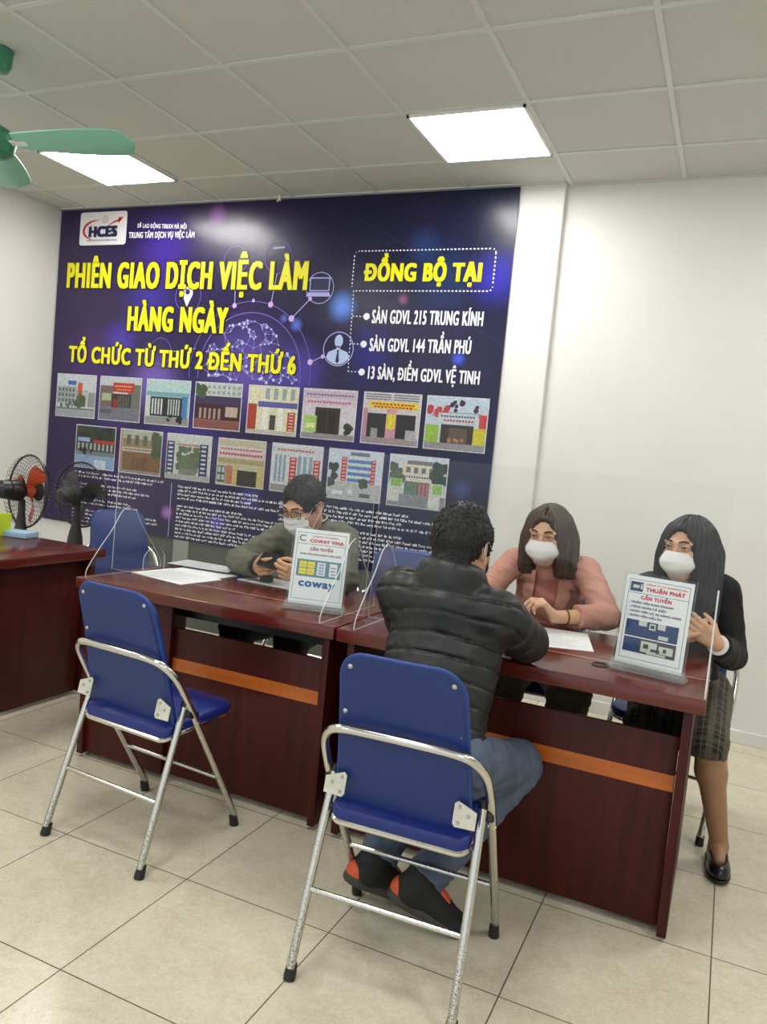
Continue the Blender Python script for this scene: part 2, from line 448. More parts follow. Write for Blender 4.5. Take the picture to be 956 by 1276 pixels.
screen('clear acrylic screen standing on the desk of the man with the phone', -2.43, -1.205, (-2.355, -1.268), (-2.305, 2.69))
screen('clear acrylic screen between the puffer-jacket man and the two women', -1.185, .004, (-1.132, -.006))

# ================================================================ blue folding chairs
m_vinyl = mat('blue_vinyl', srgb(20, 48, 112), 0.42, bump=0.12, bscale=350, noise=.05, nscale=8)
m_vinyl_edge = mat('blue_vinyl_lining', srgb(26, 62, 136), 0.5)
m_seatv = mat('blue_seat_vinyl', srgb(20, 40, 120), 0.4, bump=0.15, bscale=300)
def chromeworn():
    m = mat('worn_chrome'); t = NT(m); v = t.coord((30, 30, 30)); n = t.add('ShaderNodeTexNoise', i_Scale=11.0, i_Detail=4.0); t.link(v, n.inputs['Vector'])
    sp = t.add('ShaderNodeSeparateXYZ'); tc = t.add('ShaderNodeTexCoord'); t.link(tc.outputs['Object'], sp.inputs[0])
    low = t.math('MULTIPLY', t.math('MAXIMUM', t.math('SUBTRACT', .3, sp.outputs[2]), 0.0), .42)
    f = t.ramp(t.math('ADD', n.outputs['Fac'], low), [(.62, (0, 0, 0, 1)), (.70, (1, 1, 1, 1))])
    t.link(t.mix(f, srgb(208, 206, 198), srgb(96, 84, 70)), t.b.inputs['Base Color'])
    r = t.math('MULTIPLY_ADD', f, .5); r.node.inputs[2].default_value = .2; t.link(r, t.b.inputs['Roughness'])
    mm = t.math('SUBTRACT', 1.0, t.math('MULTIPLY', f, .8)); t.link(mm, t.b.inputs['Metallic']); return m
m_worn = chromeworn()
def pad(outline, th, bulge, frame, n=5):
    """cushion slab from a 2D outline; frame(u,v,w) -> point"""
    bm = bmesh.new(); vs = [bm.verts.new((p[0], p[1], 0)) for p in outline]; f = bm.faces.new(vs)
    for v in bm.verts: v.co.z = -th/2
    top = []
    rings = [(1.0, -th/2), (1.012, 0.0), (1.0, th/2*.8), (.97, th/2), (.8, th/2+bulge*.5), (.5, th/2+bulge*.85), (.2, th/2+bulge)]
    cx = sum(p[0] for p in outline)/len(outline); cy = sum(p[1] for p in outline)/len(outline)
    V = []; F = []; m = len(outline)
    for s, z in rings:
        for p in outline: V.append((cx+(p[0]-cx)*s, cy+(p[1]-cy)*s, z))
    for i in range(len(rings)-1):
        for k in range(m): F.append((i*m+k, i*m+(k+1) % m, (i+1)*m+(k+1) % m, (i+1)*m+k))
    F.append(tuple(range(m))[::-1]); F.append(tuple(range((len(rings)-1)*m, len(rings)*m)))
    bm.free(); b = MB(); b.add([frame(*v) for v in V], F); return b
def make_chair(label, loc, rz, group, seat_label=None):
    t = thing('folding_chair', label, 'chair', loc, rz, group)
    R = .0115
    # hoop tube: front legs and the bar behind the back are one bent tube
    left = [(-.218, .225, .03), (-.222, .11, .22), (-.2265, -.045, .47), (-.226, -.085, .535), (-.218, -.13, .605), (-.19, -.163, .648), (-.14, -.178, .664), (-.05, -.184, .668)]
    pts = left + [(-x, y, z) for x, y, z in left[::-1]]
    hoop = MB(); hoop.tube(smoothpath(pts, 6), R, 12); hp = hoop.build('back_hoop', m_chrome, t)
    for s in (-1, 1):
        l = MB(); l.tube([(s*.218, .225, .03), (s*.2225, .10, .236), (s*.2262, -.03, .446)], R*1.04, 12); lg = l.build('leg', m_worn, t)
        MB().lathe([(.016, 0), (.0165, .012), (.014, .04)], (s*.218, .225, 0), (0, -.03, .1), n=14).build('foot_cap', m_black, lg)
        l = MB(); l.tube([(s*.216, -.225, .03), (s*.212, -.15, .26), (s*.206, -.068, .505)], R*1.04, 12); lg = l.build('leg', m_worn, t)
        MB().lathe([(.016, 0), (.0165, .012), (.014, .04)], (s*.216, -.227, 0), (0, .03, .1), n=14).build('foot_cap', m_black, lg)
        c = MB(); c.tube([(s*.206, -.068, .50), (s*.205, -.064, .518)], .0135, 12); c.box((s*.224, -.052, .475), (.022, .05, .024), Matrix.Rotation(-.35, 3, 'X'), .006)
        c.build('joint_cap', m_black, t)
        br = MB(); pl = [(0, -.03), (.052, -.032), (.058, -.024), (.058, .024), (.05, .031), (.0, .012)]
        ox, sgn = s*.205, -s
        q = Matrix.Rotation(-.21, 3, 'X'); o = Vector((ox, -.132, .50))
        br.prism([(p[0]*1.0, p[1]) for p in pl] if s < 0 else [(-p[0], p[1]) for p in pl[::-1]], o, (1, 0, 0), q @ Vector((0, 0, 1)), .003)
        for (px, pz) in ((.045, -.02), (.045, .018), (.02, 0)):
            br.lathe([(.005, 0), (.004, .003), (0, .004)], o + Vector((sgn*px, -.003, 0)) + (q @ Vector((0, 0, pz))), (0, -1, 0), n=10, mi=1)
        br.build('hinge_bracket', [m_bracket, m_screw], t)
    st = MB(); st.tube([(-.2135, -.165, .215), (.2135, -.165, .215)], .0075, 10); st.build('stretcher', m_worn, t)
    st = MB(); st.tube([(-.222, .115, .21), (.222, .115, .21)], .0075, 10); st.build('stretcher', m_worn, t)
    # back pad
    def bf(u, v, w):   # u across, v up, w towards the sitter
        y0 = -.085 - .105*(v-.40)/.45 - .02*max(0, (v-.6)/.28)**2
        return Vector((u, y0 + w + .35*u*u - .0, v))
    out = []
    W1, W0, z0, z1, r = .164, .184, .405, .872, .072
    for cx, cz, a0, rr in ((W1-r, z1-r, 0, r), (-W1+r, z1-r, 90, r), (-W0+.05, z0+.05, 180, .05), (W0-.05, z0+.05, 270, .05)):
        for i in range(8):
            a = math.radians(a0+90*i/7); out.append((cx+rr*math.cos(a), cz+rr*math.sin(a)*1.0))
    # subdivide long edges so the curve of the back follows
    def dens(o, step):
        res = []
        for i, p in enumerate(o):
            q_ = o[(i+1) % len(o)]; d = math.hypot(q_[0]-p[0], q_[1]-p[1]); k = max(1, int(d/step))
            for j in range(k): res.append((p[0]+(q_[0]-p[0])*j/k, p[1]+(q_[1]-p[1])*j/k))
        return res
    out = dens(out, .03)
    bp = pad(out, .022, .012, lambda u, v, w: bf(u, v, w)).build('backrest', m_vinyl, t, smooth=50)
    rim = MB(); rim.tube([bf(u, v, -.006) for u, v in out], .0055, 8, closed=True); rim.build('piping', m_vinyl_edge, bp)
    for (u, v) in ((-.135, .835), (.135, .835), (-.155, .705), (.155, .705)):
        MB().lathe([(.007, 0), (.007, .002), (.004, .005), (0, .0055)], bf(u, v, -.0105), (0, -1, -.2), n=12).build('screw', m_screw, bp)
    # seat pad
    so = []
    for cx, cy, a0, rr in ((.185-.07, .235-.07, 0, .07), (-.185+.07, .235-.07, 90, .07), (-.188+.03, -.125+.03, 180, .03), (.188-.03, -.125+.03, 270, .03)):
        for i in range(7):
            a = math.radians(a0+90*i/6); so.append((cx+rr*math.cos(a), cy+rr*math.sin(a)))
    so = dens(so, .04)
    def sf(u, v, w): return Vector((u, v, .425 + w + .045*max(0, -v-.05) - .10*max(0, v-.17) + .015*(v+.1) - (.35*max(0, -v-.085))))
    sp = pad(so, .034, .012, sf).build('seat', m_seatv, t, smooth=50)
    fr = MB(); fr.tube([sf(u*.985, v, -.02) for u, v in so], .008, 8, closed=True); fr.build('seat_frame', m_chrome, t)
    return t
GR = 'blue folding chairs with chrome frames'
CH = make_chair('empty blue folding chair in front of the desk of the man with the phone', (-1.722, 2.107, 0), math.radians(-4.6), GR)
dup(CH, (-.692, 1.950, 0), math.radians(3.0), 'blue folding chair seen from behind, the man in the puffer jacket sits on it')
dup(CH, (-3.22, 3.62, 0), math.radians(-118), 'empty blue folding chair standing behind the left end of the desks beside the fans')
dup(CH, (-1.47, 3.62, 0), math.radians(196), 'empty blue folding chair behind the desks, its top showing over the puffer-jacket shoulder')
dup(CH, (-1.98, 3.62, 0), math.radians(172), 'blue folding chair under the man in the grey-green coat')
dup(CH, (-.72, 3.56, 0), math.radians(184), 'blue folding chair under the woman in the pink blazer')
dup(CH, (-.14, 3.44, 0), math.radians(170), 'blue folding chair under the woman in the plaid skirt')

# ================================================================ pedestal fans
m_orange = mat('orange_blade', srgb(196, 78, 40), 0.35)
m_fgrey = mat('grey_blade', srgb(74, 74, 78), 0.4)
m_wire = mat('guard_wire', srgb(34, 34, 36), 0.35)
m_wirew = mat('guard_wire_pale', srgb(150, 150, 150), 0.35)
def pedestal_fan(label, loc, head, axis, m_blade, roll, wire, ring):
    t = thing('pedestal_fan', label, 'fan', (loc[0], loc[1], 0)); ax = Vector(axis).normalized(); hz = Vector((0, 0, head))
    q = Vector((0, 0, 1)).rotation_difference(ax); L = lambda x, y, z: hz + q @ Vector((x, y, z))
    R = .205
    MB().lathe([(.0, .0), (.17, .0), (.175, .012), (.16, .03), (.04, .05), (.03, .09)], n=32).build('base', m_black, t)
    MB().lathe([(.016, .05), (.016, head-.26)], n=14).build('pole', m_chrome, t)
    MB().lathe([(.022, head-.33), (.05, head-.325), (.045, head-.27), (.03, head-.2), (.02, head-.13), (.018, head-.05)], n=20).build('collar', m_darkgrey, t)
    MB().lathe([(.0, -.155), (.03, -.15), (.05, -.13), (.054, -.09), (.05, -.088), (.05, -.082), (.056, -.08), (.06, -.03), (.055, -.01), (.03, .0)], L(0, 0, 0), ax, n=28, cap=False).build('motor_housing', m_darkgrey if m_blade is m_fgrey else m_black, t)
    gm = MB(); nz = 44
    prof_r = [(.05, -.012), (.09, -.03), (.15, -.03), (.19, -.012), (R, .028)]
    prof_f = [(.045, .095), (.10, .092), (.16, .078), (.195, .05), (R, .028)]
    for pr, off in ((prof_r, 0), (prof_f, .5)):
        for k in range(nz):
            a = 2*PI*(k+off)/nz; gm.tube([L(r*math.cos(a+.25*(R-r)/R), r*math.sin(a+.25*(R-r)/R), z) for r, z in pr], .0014, 4, cap=False)
    gm.build('guard', wire, t, weld=False)
    rg = MB(); rg.tube([L(R*math.cos(a), R*math.sin(a), .028) for a in [2*PI*i/48 for i in range(48)]], .006, 8, closed=True)
    rg.tube([L(.05*math.cos(a), .05*math.sin(a), .096) for a in [2*PI*i/32 for i in range(32)]], .004, 6, closed=True)
    rg.build('guard_ring', ring, t)
    MB().lathe([(.05, .09), (.05, .098), (.03, .1), (.0, .1)], L(0, 0, 0), ax, n=24, cap=False).build('guard_badge', m_black, t)
    hb = MB(); hb.lathe([(.032, .01), (.034, .05), (.025, .066), (.0, .07)], L(0, 0, 0), ax, n=20, cap=False); hb.build('hub', m_blade, t)
    for k in range(3):
        a0 = roll + 2*PI*k/3; V = []; F = []; n, mm = 10, 5
        for sd in (0, 1):
            for i in range(n+1):
                s = i/n; r = .025 + .155*s; wd_ = .30 + .62*math.sin(PI*min(1, s*.8+.12))*(.55+.45*s)
                wd_ *= 1 if s < .85 else math.sqrt(max(.02, 1-((s-.85)/.15)**2))
                for j in range(mm+1):
                    v = j/mm-.5; a = a0 + .5*s + v*wd_*1.15
                    V.append(L(r*math.cos(a), r*math.sin(a), .038 + v*.045*(1-.35*s) + sd*.0018))
        P = (n+1)*(mm+1)
        for i in range(n):
            for j in range(mm):
                b0 = i*(mm+1)+j; F.append((b0, b0+1, b0+mm+2, b0+mm+1)); F.append((P+b0, P+b0+mm+1, P+b0+mm+2, P+b0+1))
        B = MB(); B.add(V, F); B.build('blade', m_blade, t)
    return t
pedestal_fan('pedestal fan with orange blades beside the white left wall', (-3.65, 3.22), .970, (.22, .97, -.05), m_orange, .6, m_wire, m_wire)
pedestal_fan('pedestal fan with dark grey blades in front of the banner, next to the orange fan', (-3.76, 3.74), .93, (-.05, .99, .02), m_fgrey, 1.4, m_wire, m_wire)

# things on the crosswise desk
b = MB(); b.box((0, 0, .015), (.15, .11, .03), bev=.004); bx = b.build('paper_box', mat('pale_blue_card', srgb(150, 186, 214), .6), origin=(0, 0, 0)); bx.location = (-3.39, 2.99, .7555); bx.rotation_euler = (0, 0, .2)
tag(bx, 'pale blue box at the far corner of the crosswise desk under the orange fan', 'box')
b = MB(); b.box((0, 0, .06), (.02, .2, .12), bev=.002); bx = b.build('document_folder', mat('lime_card', srgb(190, 214, 40), .5)); bx.location = (-3.445, 2.87, .7555)
tag(bx, 'lime green folder on edge at the far left of the crosswise desk', 'folder')
# ================================================================ the banner
BX0, BX1, BZ0, BZ1, BY = -4.905, -1.326, .618, 2.980, 4.53
BR = Vector(((BX0+BX1)/2, BY, BZ0))
ban = thing('banner', 'large dark purple printed banner with yellow headline covering the back wall', 'banner', BR)
def banner_mat():
    m = mat('banner_print'); t = NT(m); tc = t.add('ShaderNodeTexCoord'); P = tc.outputs['Object']
    n = t.add('ShaderNodeTexNoise', i_Scale=1.3, i_Detail=4.0, i_Distortion=.8); t.link(P, n.inputs['Vector'])
    sx = t.add('ShaderNodeSeparateXYZ'); t.link(P, sx.inputs[0])
    f = t.math('ADD', t.math('MULTIPLY', sx.outputs[0], .22), t.math('ADD', n.outputs['Fac'], 0.0))
    c = t.ramp(f, [(.15, srgb(42, 26, 70)), (.45, srgb(34, 22, 70)), (.75, srgb(20, 18, 56)), (1.0, srgb(14, 18, 52))])
    blobs = [(-4.0, 2.28, .30, (56, 38, 160), .6), (-4.25, 2.0, .22, (80, 58, 200), .6), (-3.9, 2.68, .35, (70, 40, 170), .5), (-3.1, 1.86, .48, (106, 84, 186), .7),
             (-2.42, 2.28, .13, (86, 140, 240), .95), (-2.75, 2.16, .06, (96, 130, 240), .8), (-2.85, 2.20, .04, (110, 130, 240), .6), (-3.45, 2.9, .10, (170, 90, 200), .5),
             (-1.42, 2.46, .22, (50, 46, 190), .6), (-1.9, 2.66, .16, (36, 62, 120), .6), (-1.6, 1.98, .06, (60, 90, 230), .8), (-2.2, 1.98, .25, (40, 44, 150), .5),
             (-4.5, 1.86, .4, (74, 40, 120), .6), (-3.9, 1.72, .32, (128, 100, 196), .7), (-4.25, 1.55, .3, (90, 70, 170), .5), (-2.7, 1.85, .28, (86, 70, 190), .6), (-3.6, 1.42, .5, (70, 54, 160), .45),
             (-3.70, .80, .07, (190, 120, 210), .8), (-3.26, .78, .10, (96, 90, 220), .6), (-3.0, .98, .12, (90, 80, 200), .45), (-2.2, 1.42, .5, (34, 26, 110), .6), (-1.5, 1.2, .09, (56, 80, 150), .5),
             (-2.0, 2.33, .05, (150, 90, 130), .6), (-1.75, 2.45, .3, (24, 52, 100), .6), (-4.1, 1.0, .4, (66, 50, 110), .5)]
    for x, z, r, col, s in blobs:
        d = t.add('ShaderNodeVectorMath', operation='DISTANCE'); t.link(P, d.inputs[0]); d.inputs[1].default_value = (x-BR.x, 0, z-BR.z)
        mr = t.add('ShaderNodeMapRange', interpolation_type='SMOOTHSTEP'); t.link(d.outputs['Value'], mr.inputs[0])
        for i, v in ((1, 0.0), (2, r), (3, s), (4, 0.0)): mr.inputs[i].default_value = v
        c = t.mix(mr.outputs[0], c, srgb(*col))
    w = t.add('ShaderNodeTexVoronoi', feature='DISTANCE_TO_EDGE', i_Scale=2.1); t.link(P, w.inputs['Vector'])
    ln = t.math('MULTIPLY', t.math('LESS_THAN', w.outputs['Distance'], .005), .045)
    c = t.mix(ln, c, srgb(120, 120, 210))
    t.link(c, t.b.inputs['Base Color']); t.b.inputs['Roughness'].default_value = .27
    n2 = t.add('ShaderNodeTexNoise', i_Scale=2.2, i_Detail=2.0); t.link(P, n2.inputs['Vector']); t.bump(n2.outputs['Fac'], .25, .03)
    return m
m_ban = banner_mat()
b = MB(); b.box(((BX0+BX1)/2, BY+.007, (BZ0+BZ1)/2), (BX1-BX0, .012, BZ1-BZ0)); b.build('printed_sheet', m_ban, ban, BR, smooth=0)
m_post = mat('grey_steel', srgb(150, 150, 146), .45)
for px in (-3.55, -1.75):
    b = MB(); b.box((px, BY+.004, BZ0/2), (.13, .016, BZ0)); b.build('post', m_post, ban, BR, smooth=0)

def ink(name, col, rough=.35): return mat(name, srgb(*col), rough)
i_yel = ink('yellow_ink', (238, 232, 18)); i_dark = ink('dark_ink', (14, 12, 20)); i_wht = ink('white_ink', (232, 232, 240)); i_lil = ink('lilac_ink', (170, 168, 226))
i_line = ink('faint_line_ink', (112, 96, 190)); i_red = ink('red_ink', (196, 40, 38)); i_navy = ink('navy_ink', (26, 28, 74)); i_grey = ink('grey_ink', (120, 118, 124)); i_pale = ink('pale_ink', (236, 234, 238)); i_pb = ink('pale_blue_ink', (176, 196, 232))
Y1, Y2, Y3, Y4 = BY-.0012, BY-.0018, BY-.0026, BY-.0036
S = []
def bt(name, body, x0, x1, z0, cap, w, h, m, z0r=None, slant=0, outline=None, y=None, sp=1.12):
    d = dict(name=name, body=body, x0=x0, x1=x1, z0=z0, cap=cap, w=w, h=h, mat=m, parent=ban, y=y or Y4, slant=slant, space=sp)
    if z0r is not None: d['z0r'] = z0r
    if outline:
        e = dict(d); e['grow'] = outline; e['mat'] = i_dark; e['y'] = Y2; e['name'] = name + '_outline'; S.append(e)
    S.append(d)
bt('headline', 'PHIÊN GIAO DỊCH VIỆC LÀM', -4.803, -2.690, 2.400, .186, .0095, .004, i_yel, 2.386, 0, .0075, sp=1.16)
bt('headline', 'HÀNG NGÀY', -4.182, -3.293, 2.090, .176, .0095, .004, i_yel, 2.089, 0, .0075, sp=1.16)
bt('subheadline', 'TỔ CHỨC TỪ THỨ 2 ĐẾN THỨ 6', -4.735, -2.722, 1.842, .122, .0068, .004, i_yel, 1.834, 0, .006, sp=1.12)
bt('side_title', 'ĐỒNG BỘ TẠI', -2.285, -1.505, 2.443, .110, .0072, .004, i_yel, 2.437)
bt('bullet_line', 'SÀN GDVL 215 TRUNG KÍNH', -2.200, -1.467, 2.180, .084, .0027, .0015, i_wht, 2.177)
bt('bullet_line', 'SÀN GDVL 144 TRẦN PHÚ', -2.200, -1.525, 2.006, .081, .0027, .0015, i_wht, 2.010)
bt('bullet_line', '13 SÀN, ĐIỂM GDVL VỆ TINH', -2.192, -1.452, 1.832, .079, .0027, .0015, i_wht, 1.831)
bt('office_line', 'SỞ LAO ĐỘNG TB&XH HÀ NỘI', -4.148, -3.706, 2.829, .030, .0010, .0008, i_wht, 2.809)
bt('office_line', 'TRUNG TÂM DỊCH VỤ VIỆC LÀM', -4.224, -3.631, 2.758, .042, .0016, .001, i_wht, 2.746)
# logo plate
def rr_world(x0, z0, x1, z1, r, n=6):
    p = []
    for cx, cz, a0 in ((x1-r, z1-r, 0), (x0+r, z1-r, 90), (x0+r, z0+r, 180), (x1-r, z0+r, 270)):
        for i in range(n+1):
            a = math.radians(a0+90*i/n); p.append((cx+r*math.cos(a), cz+r*math.sin(a)))
    return p
def flat(poly, y, name, m, parent=None, mb=None, build=True):
    b = mb or MB(); k = len(poly); b.add([(p[0], y, p[1]) for p in poly], [tuple(range(k))])
    return b.build(name, m, parent or ban, BR, smooth=0) if build else b
lg = flat(rr_world(-4.703, 2.714, -4.252, 2.956, .022), Y1, 'logo_plate', i_pale)
def stroke(pts, w, y, b=None):
    """flat ribbon with width list"""
    b = b or MB(); P = [Vector((p[0], 0, p[1])) for p in pts]; n = len(P); ww = w if hasattr(w, '__len__') else [w]*n; V = []; F = []
    for i in range(n):
        t = (P[min(i+1, n-1)]-P[max(i-1, 0)]).normalized(); nn = Vector((-t.z, 0, t.x))
        for sg in (1, -1):
            q = P[i]+nn*ww[i]*.5*sg; V.append((q.x, y, q.z))
    for i in range(n-1): F.append((2*i, 2*i+1, 2*i+3, 2*i+2))
    b.add(V, F); return b
def arc(cx, cz, rx, rz, a0, a1, n=24): return [(cx+rx*math.cos(math.radians(a0+(a1-a0)*i/n)), cz+rz*math.sin(math.radians(a0+(a1-a0)*i/n))) for i in range(n+1)]
b = MB(); a_ = arc(-4.52, 2.822, .145, .075, 250, 88, 26); stroke(a_, [.002+.020*math.sin(PI*i/26) for i in range(27)], Y2, b)
sw = smoothpath([(-4.47, 2.83, 0), (-4.42, 2.856, 0), (-4.37, 2.88, 0), (-4.315, 2.893, 0)], 6); stroke([(p.x, p.y) for p in sw], [.004+.012*i/len(sw) for i in range(len(sw))], Y2, b)
b.add([(-4.33, Y2, 2.868), (-4.287, Y2, 2.912), (-4.335, Y2, 2.912)], [(0, 1, 2)])
x = b.build('logo_swoosh', i_red, lg, (0, 0, 0), smooth=0); x.data.transform(Matrix.Translation(-BR))
b = MB()
for i in range(5): stroke([(-4.485+.012*i, 2.875), (-4.485+.012*i, 2.915+.008*(2-abs(i-2)))], .004, Y2, b)
stroke(arc(-4.461, 2.90, .03, .026, 0, 360, 20), .003, Y2, b)
x = b.build('logo_emblem', ink('faint_red_ink', (206, 160, 162)), lg, (0, 0, 0), smooth=0); x.data.transform(Matrix.Translation(-BR))
def logo_txt(body, x0, x1, z0, cap, w, m): S.append(dict(name='logo_lettering', body=body, x0=x0, x1=x1, z0=z0, cap=cap, w=w, h=w*.5, mat=m, parent=ban, y=Y3, space=1.12))
logo_txt('HCES', -4.615, -4.335, 2.772, .080, .010, i_navy)
logo_txt('HANOI CENTER OF EMPLOYMENT SERVICE', -4.628, -4.335, 2.742, .013, .0006, i_grey)
logo_objs_from = len(S)-2
objs = text_objs(S)
for o in objs[logo_objs_from:]: o.parent = lg

# dotted frame and branch lines with bullets
b = MB(); per = rr_world(-2.362, 2.382, -1.431, 2.630, .025, 4); per.append(per[0])
def dots_along(pts, gap, ln, w, y, b):
    d = 0; nxt = 0
    for (ax, az), (bx, bz) in zip(pts[:-1], pts[1:]):
        L_ = math.hypot(bx-ax, bz-az); s0 = nxt - d
        while s0 < L_:
            f = s0/L_; g_ = min(1, (s0+ln)/L_); stroke([(ax+(bx-ax)*f, az+(bz-az)*f), (ax+(bx-ax)*g_, az+(bz-az)*g_)], w, y, b); s0 += gap; nxt += gap
        d += L_
dots_along(per, .024, .012, .008, Y2, b)
b.build('dotted_frame', i_wht, ban, BR, smooth=0)
b = MB(); dots_along([(-2.347, 2.384), (-2.335, 1.868)], .024, .011, .006, Y2, b)
for z in (2.222, 2.048, 1.872): dots_along([(-2.338, z), (-2.26, z)], .024, .011, .006, Y2, b)
b.build('dotted_branch', i_wht, ban, BR, smooth=0)
for x, z in ((-2.239, 2.222), (-2.242, 2.048), (-2.238, 1.872)): flat(arc(x, z, .022, .022, 0, 360, 20)[:-1], Y2, 'bullet_dot', i_wht)
# icons in rings
def ring(x, z, r, w=.005, m=None): return stroke(arc(x, z, r, r, 0, 360, 36), w, Y1).build('icon_ring', m or i_lil, ban, BR, smooth=0)
def child(b, name, m, par):
    o = b.build(name, m, par, BR, smooth=0); return o
r = ring(-2.594, 2.40, .10)
b = MB(); b.add([(x, Y2, z) for x, z in rr_world(-2.672, 2.378, -2.522, 2.468, .006, 2)], [tuple(range(12))]); b.add([(x, Y2, z) for x, z in [(-2.695, 2.345), (-2.512, 2.345), (-2.522, 2.372), (-2.68, 2.372)]], [(0, 1, 2, 3)])
child(b, 'laptop_icon', i_lil, r); b = MB(); b.add([(-2.664, Y3, 2.386), (-2.53, Y3, 2.386), (-2.53, Y3, 2.460), (-2.664, Y3, 2.460)], [(0, 1, 2, 3)]); child(b, 'laptop_icon_screen', i_navy, r)
r = ring(-2.421, 2.012, .108, .006)
b = MB(); b.add([(x, Y2, z) for x, z in arc(-2.421, 2.062, .030, .042, 0, 360, 22)[:-1]], [tuple(range(22))])
bust = [(-2.433, 2.03), (-2.435, 2.012), (-2.49, 1.992), (-2.505, 1.958)] + arc(-2.421, 2.012, .100, .100, 212, 328, 14) + [(-2.337, 1.958), (-2.352, 1.992), (-2.407, 2.012), (-2.409, 2.03)]
b.add([(x, Y2, z) for x, z in bust], [tuple(range(len(bust)))]); child(b, 'person_icon', i_pb, r)
b = MB(); b.add([(x, Y3, z) for x, z in [(-2.43, 2.005), (-2.412, 2.005), (-2.416, 1.992), (-2.408, 1.935), (-2.421, 1.918), (-2.434, 1.935), (-2.426, 1.992)]], [tuple(range(7))]); child(b, 'necktie_icon', i_navy, r)
r = ring(-3.649, 2.343, .11, .004, i_line)
b = MB(); pin = arc(-3.655, 2.365, .045, .045, -25, 205, 18) + [(-3.655, 2.268)]; b.add([(x, Y2, z) for x, z in pin], [tuple(range(len(pin)))]); child(b, 'pin_icon', i_pale, r)
b = MB(); b.add([(x, Y3, z) for x, z in arc(-3.655, 2.372, .02, .02, 0, 360, 16)[:-1]], [tuple(range(16))]); child(b, 'pin_icon_hole', i_navy, r)
r = ring(-2.93, 2.60, .105, .004, i_line)
b = MB(); b.add([(x, Y1, z) for x, z in [(-2.975, 2.655), (-2.885, 2.66), (-2.885, 2.672), (-2.975, 2.667)]], [(0, 1, 2, 3)]); child(b, 'phone_icon', i_lil, r)
ring(-3.27, 2.585, .095, .004, i_line); ring(-3.86, 1.95, .095, .004, i_line)
# network dome
b = MB(); D0 = (-3.10, 1.82)
for R_ in (.49, .415): stroke(arc(D0[0], D0[1], R_, R_, -6, 186, 60), .005 if R_ > .45 else .007, Y1, b)
b.build('dome_ring', i_line, ban, BR, smooth=0)
pts = []
for i in range(150):
    a = random.uniform(0, PI); rr = .40*math.sqrt(random.random()); pts.append((D0[0]+rr*math.cos(a), D0[1]-.05+rr*math.sin(a)*1.05))
b = MB(); d2 = MB()
for i, p in enumerate(pts):
    nb = sorted(range(len(pts)), key=lambda j: (pts[j][0]-p[0])**2+(pts[j][1]-p[1])**2)[1:5]
    for j in nb:
        if j != i: stroke([p, pts[j]], .0032, Y1, b)
    rr = random.choice((.004, .005, .007, .011)); d2.add([(x, Y2-.0001*(i % 5), z) for x, z in arc(p[0], p[1], rr, rr, 0, 360, 8)[:-1]], [tuple(range(8))])
b.build('network_lines', ink('network_ink', (150, 144, 226)), ban, BR, smooth=0); d2.build('network_dots', ink('node_ink', (196, 200, 244)), ban, BR, smooth=0)
b = MB()
for p, q in (((-2.79, 2.2), (-2.66, 2.33)), ((-2.62, 1.92), (-2.53, 1.96)), ((-3.25, 2.28), (-3.26, 2.49)), ((-2.96, 2.28), (-2.93, 2.495)), ((-3.55, 1.98), (-3.77, 1.95))): stroke([p, q], .006, Y1, b)
b.build('link_lines', i_lil, ban, BR, smooth=0)
b = MB()
for x, z, rr in ((-2.79, 2.2, .022), (-2.62, 1.92, .02), (-3.25, 2.28, .018), (-2.96, 2.29, .02), (-2.66, 2.33, .014), (-2.53, 1.96, .014), (-3.1, 2.315, .012)): b.add([(u, Y2, v) for u, v in arc(x, z, rr, rr, 0, 360, 14)[:-1]], [tuple(range(14))])
b.build('link_nodes', ink('pink_ink', (206, 170, 232)), ban, BR, smooth=0)

